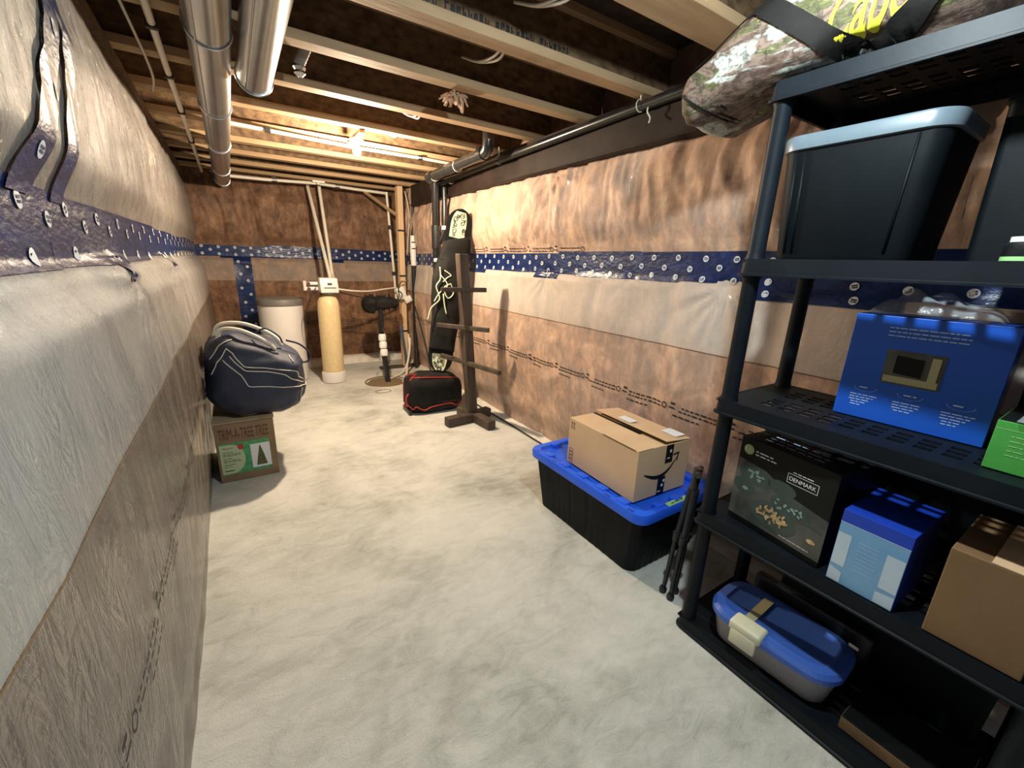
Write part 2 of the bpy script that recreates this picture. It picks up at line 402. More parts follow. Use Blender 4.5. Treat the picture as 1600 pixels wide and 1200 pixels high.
def X_left(y, z):
    d = .014*N3(y*1.5, z*1.8, 7.7) + .004*N3(y*6, z*4, 2) + .22*folds(y, z, 6.0, fr=5) + pinch(y, z, PIN_L)
    # pillows of the lower sheet sagging just under the tape
    d += .035*max(0, sin(2*pi*(y-.28)/1.25))**1.0*exp(-((z-1.43)/.07)**2)*(y < 4)
    if 1.48 < z < 1.6: d *= .4
    return lerp_prof(LP, z) + d
def Y_back(x, z):
    d = .015*N3(x*1.7, z*1.9, 4.1) + .006*N3(x*7, z*5, 8) + folds(x, z, 11.0, fr=8) + pinch(x, z, PIN_B)
    if 1.44 < z < 1.6: d *= .35
    return lerp_prof(BP, z) - d
def wall_grid(name, fn, s0, s1, ds, z1, mat, axis, dz=.016):
    bm = BM(); ns = int((s1-s0)/ds); nzz = int(z1/dz); G = []
    for i in range(ns+1):
        s = s0+(s1-s0)*i/ns; row = []
        for j in range(nzz+1):
            z = z1*j/nzz; q = fn(s, z)
            row.append(bm.verts.new((q, s, z) if axis == 'x' else (s, q, z)))
        G.append(row)
    for i in range(ns):
        for j in range(nzz): bm.faces.new((G[i][j], G[i+1][j], G[i+1][j+1], G[i][j+1]))
    # thickness: a back sheet joined at the rim is not needed inside, the solidify gives the wall depth
    o = obj(name, bm, mat, smooth=True); struct(o)
    return o
def backing(name, x0, x1, y0, y1, z1):
    bm = BM(); box(bm, x0, x1, y0, y1, 0, z1); o = obj(name, bm, M['subfloor']); struct(o); return o
W_R = wall_grid('wall_right', X_right, -1.4, 6.6, .016, 2.42, M['wall_r'], 'x')
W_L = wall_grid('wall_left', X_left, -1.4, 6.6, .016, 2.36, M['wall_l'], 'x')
W_B = wall_grid('wall_back', Y_back, -.45, 2.3, .014, 2.44, M['wall_b'], 'y')

def on_r(y, z, h=.003): return Vector((X_right(y, z)-h, y, z))
def on_l(y, z, h=.003): return Vector((X_left(y, z)+h, y, z))
def on_b(x, z, h=.003): return Vector((x, Y_back(x, z)-h, z))

def conform(bm, on, s0, s1, zl, zh, ds=.02, nz_=8, h=.004, mi=0):
    n = max(1, int((s1-s0)/ds)); G = []
    nz_ = max(nz_, int((zh((s0+s1)/2)-zl((s0+s1)/2))/.02)) if nz_ > 1 else 1
    for i in range(n+1):
        s = s0+(s1-s0)*i/n; a, b = zl(s), zh(s)
        G.append([bm.verts.new(on(s, a+(b-a)*j/nz_, h)) for j in range(nz_+1)])
    for i in range(n):
        for j in range(nz_): bm.faces.new((G[i][j], G[i+1][j], G[i+1][j+1], G[i][j+1])).material_index = mi
def sheared(bm, on, c0, z0, z1, slope, hw, h=.009):
    n = int((z1-z0)/.008); G = []
    for i in range(n+1):
        z = z0+(z1-z0)*i/n; c = c0+slope*(z-z0); G.append([bm.verts.new(on(c-hw+2*hw*k/16, z, h)) for k in range(17)])
    for i in range(n):
        for k in range(16): bm.faces.new((G[i][k], G[i+1][k], G[i+1][k+1], G[i][k+1]))
def logo(bm, on, s, z, r, h=.0075, ang=0):
    vs = [bm.verts.new(on(s+r*cos(2*pi*k/14), z+r*sin(2*pi*k/14), h)) for k in range(14)]
    bm.faces.new(vs).material_index = 1
    for (a0, a1, b0, b1) in ((-.62, -.30, .05, .42), (-.2, .12, .05, .42), (.22, .6, .05, .42), (-.55, -.2, -.42, -.08), (-.08, .22, -.42, -.08), (.32, .58, -.42, -.08)):
        q = []
        for a, b in ((a0, b0), (a1, b0), (a1, b1), (a0, b1)):
            aa = a*cos(ang)-b*sin(ang); bb = a*sin(ang)+b*cos(ang); q.append(bm.verts.new(on(s+aa*r, z+bb*r, h+.0012)))
        bm.faces.new(q).material_index = 0
def steps(seed, base, amp, L=.5):
    def f(s):
        k = math.floor(s/L+seed); return base + amp*N3(k*1.37, seed, 2) + .006*N3(s*3, seed, 1)
    return f
def tape_obj(name, label, on, strips, logos, par, r=.0165, shear=()):
    bm = BM()
    for i, (s0, s1, zl, zh) in enumerate(strips): conform(bm, on, s0, s1, zl, zh, h=.004+.0006*i)
    for a in shear: sheared(bm, on, *a)
    for (s, z) in logos: logo(bm, on, s, z, r, h=.0075 if z < 1.62 else .0115, ang=random.uniform(-.4, .4))
    o = obj(name, bm, [M['tape'], M['tapelogo']], smooth=True)
    o.parent = par; o['label'] = label; return o
def logo_rows(s0, s1, zs, pitch=.16):
    out = []
    for i, z in enumerate(zs):
        s = s0+pitch*(.15+.5*(i % 2))
        while s < s1: out.append((s, z+random.uniform(-.006, .006))); s += pitch
    return out
# right wall: long horizontal seam
tape_obj('seam_tape', 'long navy blue sheathing tape band across the right plastic covered wall, behind the black shelf', on_r,
         [(-.6, 6.3, steps(.3, 1.425, .03, .9), steps(.7, 1.585, .03, .8)), (2.62, 2.92, lambda s: 1.395, lambda s: 1.46), (.55, 1.12, lambda s: 1.37, lambda s: 1.45), (3.75, 4.2, lambda s: 1.40, lambda s: 1.46)],
         logo_rows(-.5, 6.2, (1.455, 1.505, 1.555), .17)+[(2.74, 1.42), (.7, 1.40), (.88, 1.405), (1.05, 1.40)], W_R)
# left wall
tape_obj('seam_tape', 'navy blue tape band along the left wall with two upright strips rising', on_l,
         [(-.8, 6.3, steps(.2, 1.50, .02, 1.2), steps(.6, 1.615, .02, .9)), (-.8, 1.38, lambda s: 1.462-.01*(s > 1), lambda s: 1.51), (1.38, 2.7, lambda s: 1.455, lambda s: 1.51), (2.7, 4.2, lambda s: 1.475, lambda s: 1.51),
 (1.78, 1.88, lambda s: 1.40, lambda s: 1.47), (3.05, 3.12, lambda s: 1.42, lambda s: 1.48)],
         logo_rows(-.6, 6.0, (1.48, 1.555, 1.59), .30)+[(1.33, 1.69), (1.50, 1.84), (1.60, 2.0), (1.74, 2.12)], W_L, r=.018, shear=((1.25, 1.60, 2.34, .85, .065), (1.49, 1.60, 2.34, .62, .045)))
# back wall
tape_obj('seam_tape', 'navy blue tape across the back wall with a drop behind the white salt tank', on_b,
         [(-.35, 2.2, steps(.1, 1.455, .02, .7), steps(.5, 1.60, .02, .8)), (.03, .22, lambda s: .45, lambda s: 1.46), (1.18, 1.34, lambda s: 1.42, lambda s: 1.47), (-.10, .03, lambda s: 1.44, lambda s: 1.46)],
         logo_rows(-.3, 2.15, (1.485, 1.53, 1.57), .17)+[(.08, 1.40), (.17, 1.34), (.09, 1.25), (.16, 1.17), (.08, 1.08), (.17, 1.0), (.10, .90), (.16, .80), (.08, .72), (.18, .62)], W_B)

# print along the plastic: two lines of tiny words with ring emblems between them
def sheet_print(name, on, s0, s1, z, parent, sign=1, hgt=.013):
    bm = BM(); s = s0
    def rect(a0, a1, b0, b1):
        n = max(1, int((a1-a0)/.03)); prev = None
        for i in range(n+1):
            a = a0+(a1-a0)*i/n; q = (bm.verts.new(on(a, b0, .004)), bm.verts.new(on(a, b1, .004)))
            if prev: bm.faces.new((prev[0], q[0], q[1], prev[1]))
            prev = q
    while s < s1:
        for (off, dz, n) in ((0, 0, 7), (.0, -.022, 8), (.10, -.055, 5)):
            a = s+off
            for k in range(n):
                L = random.uniform(.012, .035); rect(a, a+L, z+dz, z+dz+hgt*.62); a += L+.009
        c = s-.028
        for k in range(12):      # ring emblem
            t0, t1 = 2*pi*k/12, 2*pi*(k+1)/12
            bm.faces.new([bm.verts.new(on(c+rr*cos(t), z-.005+rr*sin(t), .004)) for rr, t in ((.013, t0), (.019, t0), (.019, t1), (.013, t1))])
        rect(s+.26, s+.29, z+.012, z+.024); rect(s+.26, s+.30, z-.012, z-.004)
        s += .36
    o = obj(name, bm, M['ink'], parent); return o
sheet_print('printed_lettering', on_r, -.3, 5.6, .735, W_R)
sheet_print('printed_lettering', on_r, 2.4, 4.1, 1.615, W_R)
sheet_print('printed_lettering', on_l, .1, 4.6, .72, W_L, hgt=.012)
sheet_print('printed_lettering', on_b, -.3, 2.1, .62, W_B)

# dark edge of the doubled sheet (a real lap: 1 mm thick strip)
for on, s0, s1, z, par in ((on_r, -.6, 6.0, 1.075, W_R), (on_l, -.6, 6.2, 1.06, W_L), (on_b, -.3, 2.1, 1.17, W_B)):
    bm = BM(); conform(bm, on, s0, s1, lambda s: z-.002, lambda s: z+.002, .04, 1, .003)
    obj('sheet_edge', bm, M['carddark'], par, smooth=True)

# floor, subfloor
bm = BM(); box(bm, -1.0, 3.0, -1.6, 7.0, -.12, 0); struct(obj('floor', bm, M['floor']))
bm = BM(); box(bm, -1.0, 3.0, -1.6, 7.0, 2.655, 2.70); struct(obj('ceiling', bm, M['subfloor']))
bm = BM(); box(bm, 2.21, 2.3, -1.6, 7.0, 2.30, 2.66); struct(obj('trim_1', bm, M['fluffdark']))
bm = BM(); box(bm, -.70, -.62, -1.6, 7.0, 2.2, 2.66); struct(obj('trim_2', bm, M['fluffdark']))
bm = BM(); box(bm, -.7, 2.3, 6.55, 6.65, 2.30, 2.66); struct(obj('trim_3', bm, M['fluffdark']))
bm = BM(); box(bm, -.66, -.34, -1.6, 7.0, 2.33, 2.398); struct(obj('trim_4', bm, M['web']))
# footing strip at the foot of back and right wall
bm = BM()
n = 60; prev = None
for i in range(n+1):
    x = -.3+2.45*i/n; y = 6.30+.03*N3(x*4, 0, 3); zt = .10+.012*N3(x*5, 2, 1)
    q = [bm.verts.new(p) for p in ((x, y, 0), (x, y+.03, zt*.8), (x, y+.08, zt), (x, 6.55, zt))]
    if prev:
        for k in range(3): bm.faces.new((prev[k], q[k], q[k+1], prev[k+1]))
    prev = q
struct(obj('baseboard_back', bm, M['stone'], smooth=True))
bm = BM(); prev = None; n = 120
for i in range(n+1):
    y = -.5+6.9*i/n; x = 2.075+.012*N3(y*3, 1, 3)
    q = [bm.verts.new(p) for p in ((x, y, 0.001), (x+.02, y, .016), (x+.06, y, .022), (2.2, y, .03))]
    if prev:
        for k in range(3): bm.faces.new((prev[k], q[k], q[k+1], prev[k+1]))
    prev = q
struct(obj('baseboard_right', bm, M['stone'], smooth=True))
bm = BM(); tube(bm, smooth_path([(2.06+.012*N3(y*2.1, 7, 2), y, .012) for y in [4.0, 3.6, 3.2, 2.9, 2.6, 2.2, 1.9]], 6), .007, 8)
tag(obj('floor_cord', bm, M['ink'], smooth=True), 'thin black cord lying on the floor along the foot of the right wall', 'cord')

# ------------------------------------------------------------------ ceiling joists
JY = [.62, 1.25, 1.86, 2.385, 2.94, 3.50, 4.06, 4.62, 5.17, 5.71, 6.2]
JN = ['directly above the camera end of the black shelf', 'doubled, beside the camouflage bag, nearest one in view', 'with black stamped lettering, second in view from the shelf',
      'crossing above the open end of the shorter duct', 'just beyond the open end of the shorter duct', 'second one on the near side of the far lit bulb', 'next to the lit bulb on its near side',
      'first one behind the lit bulb', 'second one behind the lit bulb', 'last but one before the back wall', 'closest to the back wall with a white pipe under it']
for i, (y, nme) in enumerate(zip(JY, JN)):
    t = thing('ceiling_joist', 'pale wooden ceiling joist ' + nme, 'joist', (.95, y, 2.40), 0, 'wooden joists across the ceiling')
    hw = .085 if i == 1 else .044
    bm = BM(); box(bm, -1.55, 1.25, -hw, hw, 0, .04, .003); obj('bottom_flange', bm, M['wood'], t)
    bm = BM(); box(bm, -1.55, 1.25, -hw, hw, .215, .255, .003); obj('top_flange', bm, M['wood'], t)
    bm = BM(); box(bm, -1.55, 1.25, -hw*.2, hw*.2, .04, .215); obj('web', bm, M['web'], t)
    if i == 2:
        f = Face((-.35, -hw-.0005, .042), (1, 0, 0), (0, 0, 1)); f.n = Vector((0, -1, 0))
        fw = Face((-.35, -hw*.2-.0005, .05), (1, 0, 0), (0, 0, 1))
        bm = BM()
        for k in range(34):
            a = k*.026; q = random.uniform(.0, .006)
            if k % 9 == 8: continue
            fw.rect(bm, a, a+.007, q, .030+q, .0005); fw.rect(bm, a+.007, a+.018, q+random.choice((0, .011, .022)), q+random.choice((.008, .016, .030)), .0005)
            if k % 3: fw.rect(bm, a+.014, a+.019, q+.004, .024+q, .0007)
            fw.rect(bm, a, a+random.uniform(.004, .02), -.014, -.008, .0005)
        obj('stamped_lettering', bm, M['ink'], t)
# insulation tufts and cable ends poking below the joists
def squig(name, label, cat, pts, r, mat, n=6, group=None):
    bm = BM(); tube(bm, smooth_path(pts, 6), r, n); o = obj(name, bm, M[mat] if isinstance(mat, str) else mat, smooth=True); return tag(o, label, cat, group)
for (x, y, d, lab) in ((1.16, 1.98, .22, 'pair of pale cables hanging between the stamped joist and the next one'), (1.12, 1.42, .22, 'pale cable sagging from the nearest ceiling bay beside the stamped joist'),
                  (1.17, 3.06, .14, 'pale cables dipping between joists beyond the wool tuft'), (1.19, 3.62, .12, 'short pale cables crossing above the near side of the lit bulb'), (1.21, 4.2, .12, 'pale cables in the ceiling bay right behind the lit bulb')):
    t = thing('cable_pair', lab, 'cable', (x, y, 2.42))
    for k in range(2):
        bm = BM(); tube(bm, smooth_path([(0+.015*k, -.06, .04), (.005+.02*k, .03, .015-.01*k), (-.01+.012*k, d*.8, .03), (-.03, d+.1, .09)], 6), .0065, 6)
        obj('cable', bm, M['pex'], t, smooth=True)
bm = BM()
for k in range(46):
    a = random.uniform(0, 2*pi); L = random.uniform(.03, .085); e = random.uniform(-1.2, .1)
    p = Vector((random.uniform(-.03, .03), random.uniform(-.03, .03), 0)); d = Vector((cos(a)*cos(e), sin(a)*cos(e), sin(e)))
    tube(bm, [p, p+d*L*.5, p+d*L+Vector((0, 0, -.01))], [.012, .010, .003], 5)
o = obj('wool_tuft', bm, M['fluff'], smooth=True, loc=(1.19, 2.50, 2.41)); tag(o, 'torn tuft of pinkish mineral wool sticking out below a ceiling joist', 'insulation')
# stub of flexible duct hanging between joists
t = thing('flexible_duct_stub', 'short crumpled silver duct stub dropping between two joists near the ducts', 'duct', (.42, 2.55, 2.40))
bm = BM()
tube(bm, [Vector((.03, -.10, .10))+Vector((-.05, .16, -.10))*k/20 for k in range(21)], [.024+.003*(k % 2) for k in range(21)], 14); obj('sleeve', bm, M['lidgrey'], t, smooth=True)
bm = BM(); lathe(bm, [(.026, .0), (.030, -.015), (.022, -.028), (.027, -.04), (.01, -.055), (0, -.05)], 12, (-.02, .06, .0)); obj('crumpled_tip', bm, M['galv'], t, smooth=False)

# ------------------------------------------------------------------ ducts and pipes overhead
def duct(name, label, x, y0, y1, z, r, rings):
    t = thing(name, label, 'duct', (x, y0, z))
    L = y1-y0
    bm = BM(); n = 40
    tube(bm, [(0, L*k/30, 0) for k in range(31)], r, n, caps=False)
    tube(bm, [(0, L*k/30, 0) for k in range(31)], r*.965, n, caps=False)
    obj('pipe_body', bm, M['galv'], t, smooth=True)
    bm = BM(); a = -2.2
    tube(bm, [(r*1.005*cos(a), L*k/30, r*1.005*sin(a)) for k in range(31)], .004, 6); obj('seam', bm, M['galv'], t, smooth=True)
    for ry in rings:
        bm = BM(); tube(bm, [((r+.002)*cos(2*pi*k/40), ry-y0, (r+.002)*sin(2*pi*k/40)) for k in range(40)], .0055, 8, closed=True)
        obj('joint_ring', bm, M['galv'], t, smooth=True)
    return t
duct('round_duct', 'long round galvanised duct running the length of the ceiling on the left', .035, -1.2, 6.38, 2.318, .075, (1.0, 2.22, 3.25, 4.3, 5.5, 6.3))
d2 = duct('round_duct', 'shorter round galvanised duct ending in mid air beside the long duct', .205, -1.2, 2.68, 2.318, .075, (1.3, 2.67,))
bm = BM(); lathe(bm, [(0, 0), (.05, .0), (.072, .006), (.075, .012)], 36); 
o = obj('end_cap', bm, M['galv'], d2, smooth=True); o.rotation_euler = (radians(90), 0, 0); o.location = (0, 3.885, 0)
# thin pipes on the left
def pipe_run(name, label, pts, r, mat, clips=(), cat='pipe', n=12):
    t = thing(name, label, cat, pts[0]); o0 = Vector(pts[0]); P = [Vector(p)-o0 for p in pts]
    bm = BM(); tube(bm, P, r, n); obj('run', bm, M[mat], t, smooth='auto')
    for c in clips:
        c = Vector(c)-o0; bm = BM(); box(bm, c.x-r*1.5, c.x+r*1.5, c.y-r*.9, c.y+r*.9, c.z-r*1.4, c.z+r*1.6, .002); obj('clip', bm, M['ink'], t)
    return t
pipe_run('copper_pipe', 'thin pale water pipe strapped under the joists left of the ducts', [(-.15, y, 2.375) for y in (-1.0, 1.0, 3.0, 5.0, 6.3)], .014, 'pvc', [(-.15, y, 2.375) for y in (1.95, 2.5, 3.1, 3.8, 4.7)])
squig('loose_cable', 'thin dull cable curving down between the left pipe and the wall top', 'cable', [(-.25, 1.6, 2.39), (-.23, 2.4, 2.39), (-.22, 3.1, 2.37), (-.25, 3.4, 2.36)], .006, 'pex')
pipe_run('conduit', 'pale pipe crossing the ceiling in front of the lit bulb', [(.12, 3.93, 2.385), (.5, 3.98, 2.385), (1.0, 3.99, 2.375), (1.55, 4.0, 2.38), (1.85, 4.02, 2.38)], .013, 'pvc', [(.35, 3.95, 2.385), (1.55, 4.0, 2.38)])
pipe_run('conduit', 'white pipe along the top of the back wall above the salt tank', [(.10, 6.08, 2.33), (.45, 6.08, 2.335), (1.0, 6.08, 2.36), (1.45, 6.08, 2.345), (1.86, 6.06, 2.335)], .018, 'pvc', [(.55, 6.08, 2.345), (1.25, 6.08, 2.35)])
t = thing('junction_plate', 'small white plate under the pipe at the top of the back wall', 'fitting', (1.02, 6.02, 2.37)); bm = BM(); box(bm, -.07, .07, -.03, .03, -.012, .012, .004); obj('plate', bm, M['white'], t)
bm = BM(); tube(bm, [(0, 0, -.012), (0, 0, -.03)], .018, 12); obj('socket', bm, M['pvc'], t, smooth='auto')

# dark beam along right wall with the drain pipes
t = thing('steel_beam', 'long dark brown beam along the top of the right wall', 'beam', (2.07, 2.0, 2.165))
bm = BM(); box(bm, -.03, .12, -3.2, 3.6, 0, .235, .004); obj('beam_body', bm, M['beam'], t)
bm = BM(); box(bm, -.055, .14, -3.2, 3.6, -.006, .006, .002); obj('lower_flange', bm, M['beam'], t)
t = thing('drain_pipe', 'slender glossy black drain pipe running along the dark beam', 'pipe', (2.0, .4, 2.36))
bm = BM(); tube(bm, [(.0, 0, .0), (0, 1.5, -.01), (-.02, 3.3, -.05), (-.05, 4.3, -.09)], .027, 18); obj('run', bm, M['abs'], t, smooth='auto')
for y, z in ((1.45, -.01), (2.95, -.04), (3.9, -.075)):
    bm = BM(); tube(bm, [(-.01+.03*cos(a), y, z+.03*sin(a)) for a in [2*pi*k/20 for k in range(20)]], .003, 6, closed=True); tube(bm, [(-.01, y, z+.03), (-.01, y, .06)], .004, 6); obj('hanger_strap', bm, M['pex'], t, smooth=True)
squig('hanging_thread', 'curl of pale string dangling from the dark beam near the camouflage bag', 'string', [(2.0, 1.79, 2.36), (1.985, 1.79, 2.31), (2.0, 1.78, 2.28), (1.985, 1.77, 2.25)], .004, 'pvc')
t = thing('waste_pipe', 'thick black waste pipe with elbow under the joists at the far right', 'pipe', (1.80, 3.2, 2.33))
bm = BM(); tube(bm, smooth_path([(.0, -.0, .16), (.0, .0, .07), (-.0, .05, .0), (-.01, .3, -.01)], 6)+[Vector((-.02, 1.15, -.04))], .045, 22); obj('run', bm, M['abs'], t, smooth='auto')
for p0, p1 in (((-.0, .06, .0), (-.003, .12, -.002)), ((-.02, 1.05, -.037), (-.02, 1.15, -.041))):
    bm = BM(); tube(bm, [p0, p1], .053, 22); obj('coupling', bm, M['abs'], t, smooth='auto')
for y in (.52, 1.03):
    bm = BM(); tube(bm, [(-.012+.047*cos(a), y, -.012-.04*y*.6+.047*sin(a)) for a in [2*pi*k/20 for k in range(20)]], .0035, 6, closed=True); obj('strap', bm, M['pvc'], t, smooth=True)

# vertical black stack by the right wall
t = thing('soil_stack', 'upright glossy black pipe pair behind the snowboard beside the right wall', 'pipe', (1.93, 4.55, 0))
bm = BM(); tube(bm, [(0, 0, 0), (0, 0, 2.28), (-.03, -.03, 2.33), (-.12, -.18, 2.31)], .043, 22); obj('main_pipe', bm, M['abs'], t, smooth='auto')
bm = BM(); tube(bm, [(.075, -.06, 2.25), (.075, -.06, 1.85), (.07, -.055, 1.8), (.03, -.02, 1.68)], .027, 18); obj('side_pipe', bm, M['abs'], t, smooth='auto')
for z0, z1 in ((1.62, 1.86), (1.0, 1.10)):
    bm = BM(); tube(bm, [(0, 0, z0), (0, 0, z1)], .052, 22); obj('coupling', bm, M['abs'], t, smooth='auto')
bm = BM(); tube(bm, [(.075, -.06, 1.82), (.075, -.06, 1.86)], .034, 16); obj('collar', bm, M['white'], t, smooth='auto')
bm = BM(); box(bm, -.06, .10, -.085, -.05, 1.48, 1.52, .01); obj('tape_wrap', bm, M['white'], t)

# ------------------------------------------------------------------ bulbs
def bulb(label, loc, mat):
    t = thing('ceiling_bulb', label, 'light', loc)
    bm = BM(); lathe(bm, [(0, -.075), (.014, -.072), (.028, -.055), (.031, -.038), (.026, -.02), (.015, -.005), (.013, .0)], 24); obj('glass', bm, mat, t, smooth=True)
    bm = BM(); lathe(bm, [(.014, -.002), (.020, 0), (.022, .02), (.045, .03), (.052, .038), (.052, .05), (0, .05)], 24); obj('lampholder', bm, M['white'], t, smooth='auto')
    bm = BM(); box(bm, -.02, .02, -.18, .22, .05, .075, .003); obj('mounting_strip', bm, M['wood'], t)
bulb('bare lit light bulb in a white holder between the far ceiling joists', BULB_FAR, M['bulb'])
bulb('bare lit light bulb above the foreground, by the shelf', BULB_NEAR, M['bulbn'])

# ------------------------------------------------------------------ water equipment at the back
t = thing('salt_tank', 'tall round white water softener salt tank with a dark grey lid', 'tank', (.435, 5.76, 0))
bm = BM(); lathe(bm, [(0, 0), (.215, 0), (.23, .012), (.234, .5), (.240, .94), (.240, .955), (0, .955)], 56); obj('tank_body', bm, M['tank'], t, smooth='auto')
bm = BM(); lathe(bm, [(.247, .93), (.253, .935), (.253, .995), (.247, 1.003), (.18, 1.012), (0, 1.014)], 56); obj('lid', bm, M['lidgrey'], t, smooth='auto')
t = thing('softener_cylinder', 'slim tan fibreglass softener cylinder on a white base beside the salt tank', 'tank', (.918, 5.45, 0))
bm = BM(); lathe(bm, [(0, .02), (.118, .03), (.124, .06), (.124, .92), (.118, .98), (.095, 1.03), (.05, 1.06), (0, 1.065)], 48); obj('cylinder_body', bm, M['tan'], t, smooth='auto')
bm = BM(); lathe(bm, [(0, 0), (.128, 0), (.138, .01), (.140, .12), (.132, .135), (.125, .137)], 48); obj('base_boot', bm, M['tank'], t, smooth='auto')
v = thing('softener_valve_head', 'boxy off-white control head with small display on top of the tan cylinder', 'control', (.93, 5.42, 1.079))
bm = BM(); box(bm, -.10, .10, -.10, .10, .01, .18, .015, seg=3)
for q in bm.verts:
    if q.co.y < 0 and q.co.z > .1: q.co.y += .05
obj('housing', bm, M['tank'], v, smooth='auto')
bm = BM(); lathe(bm, [(.06, -.012), (.075, -.005), (.075, .02), (.05, .03)], 32); obj('neck', bm, M['lidgrey'], v, smooth='auto')
f = Face((-.07, -.098, .05), (1, 0, 0), (0, .5, 1)); bm = BM(); f.rect(bm, .05, .10, .055, .08, .005); obj('display', bm, M['ink'], v)
bm = BM(); f.rect(bm, .01, .14, .015, .03, .003); obj('name_strip', bm, M['lidgrey'], v)
t = thing('bypass_valve', 'white plastic bypass valve cluster left of the softener head', 'valve', (.745, 5.50, 1.13))
bm = BM(); tube(bm, [(-.05, 0, .0), (.085, 0, .0)], .022, 14); tube(bm, [(-.03, 0, .06), (.085, 0, .06)], .02, 14); obj('body', bm, M['white'], t, smooth='auto')
for z in (0, .06):
    bm = BM(); tube(bm, [(-.02, -.03, z), (-.02, -.055, z)], .018, 12); obj('knob', bm, M['redink'], t, smooth='auto')
bm = BM(); tube(bm, [(-.055, 0, -.02), (-.055, 0, .09)], .02, 12); obj('cross_pipe', bm, M['pvc'], t, smooth='auto')
pipe_run('supply_pipe', 'left one of two slanting white pipes rising from the softener to the ceiling', [(.972, 5.55, 1.22), (.99, 5.6, 1.26), (.94, 6.32, 2.34), (.938, 6.3, 2.41)], .021, 'pvc')
pipe_run('supply_pipe', 'right one of two white pipes rising from the softener to the ceiling', [(1.01, 5.5, 1.22), (1.045, 5.75, 1.28), (1.065, 6.25, 2.30), (1.065, 6.25, 2.41)], .021, 'pvc')
squig('black_cable', 'black cable looping down from the softener valve beside the salt tank', 'cable', [(.80, 5.44, 1.15), (.72, 5.42, 1.02), (.66, 5.42, .86), (.66, 5.44, .70), (.72, 5.46, .60), (.79, 5.47, .57)], .006, 'ink')
pipe_run('drain_line', 'thin white pipe running level from the softener to the wooden stud', smooth_path([(1.03, 5.42, 1.13), (1.25, 5.5, 1.10), (1.45, 5.6, 1.09), (1.7, 5.72, 1.11), (1.86, 5.80, 1.12)], 6), .010, 'pvc')
squig('black_cable', 'black cable sagging from the softener head toward the dark pump', 'cable', [(1.03, 5.44, 1.10), (1.2, 5.5, 1.05), (1.45, 5.52, 1.0), (1.7, 5.55, .98)], .008, 'ink')
pipe_run('riser_pipe', 'slim white pipe standing beside the wooden stud at the right of the back wall', [(1.84, 5.98, 2.34), (1.885, 5.96, 1.4), (1.90, 5.94, .92)], .017, 'pvc', [(1.86, 5.96, 1.9), (1.885, 5.95, 1.3)])
squig('grey_cable', 'grey cable curving down the far side of the stud', 'cable', [(2.02, 5.78, 2.35), (2.06, 5.76, 2.1), (2.04, 5.76, 1.8), (2.02, 5.78, 1.55)], .008, 'pex')
t = thing('wall_stud', 'bare wooden stud standing on the floor in front of the back corner', 'stud', (1.945, 5.80, 0))
bm = BM(); box(bm, -.035, .035, -.05, .05, 0, 2.398, .003); obj('post', bm, M['lumber'], t)
bm = BM(); box(bm, -.36, .28, -.05, .05, 0, .03, .003); obj('sill_plate', bm, M['dkwood'], t)
bm = BM()
tube(bm, [(-.04, 0, 2.05), (-.36, .3, 2.33)], .02, 4); obj('brace', bm, M['wood'], t)
for z in (1.85, 1.27, .52):
    bm = BM(); box(bm, -.05, .045, -.062, -.05, z, z+.02, .003); obj('cable_staple', bm, M['ink'], t)
t = thing('vent_riser', 'upright pipe behind the stud, black below and white foam wrapped above', 'pipe', (2.07, 5.66, 0))
bm = BM(); tube(bm, [(0, 0, .02), (0, 0, 1.42)], .036, 20); obj('lower_pipe', bm, M['abs'], t, smooth='auto')
bm = BM(); tube(bm, [(0, 0, 1.42), (-.005, 0, 1.60), (0, 0, 1.80)], [.036, .040, .036], 20); obj('foam_wrap', bm, M['white'], t, smooth='auto')
bm = BM(); tube(bm, [(0, 0, 1.80), (.01, 0, 1.9), (0, 0, 2.40)], [.03, .018, .014], 14); obj('upper_pipe', bm, M['abs'], t, smooth='auto')
for z in (1.63, 1.71):
    bm = BM(); box(bm, -.034, .02, -.040, -.034, z, z+.014); obj('print_mark', bm, M['ink'], t)
t = thing('power_adapter', 'white plug-in unit with tangled leads fixed to the wooden stud', 'adapter', (1.92, 5.70, .99))
bm = BM(); box(bm, -.055, .055, -.03, .03, -.01, .15, .012, mat=Matrix.Rotation(radians(-22), 4, 'Y')); obj('case', bm, M['white'], t, smooth='auto')
bm = BM(); box(bm, .0, .10, -.035, .03, -.085, .0, .012, mat=Matrix.Rotation(radians(-25), 4, 'Y')); obj('plug', bm, M['white'], t, smooth='auto')
bm = BM(); tube(bm, smooth_path([(-.06, -.04, .02), (-.08, -.05, .12), (-.03, -.05, .22), (.03, -.05, .2), (.04, -.045, .13)], 6), .007, 6); tube(bm, smooth_path([(-.07, -.04, -.05), (-.03, -.05, .05), (-.07, -.05, .1)], 6), .006, 6); obj('lead', bm, M['ink'], t, smooth=True)
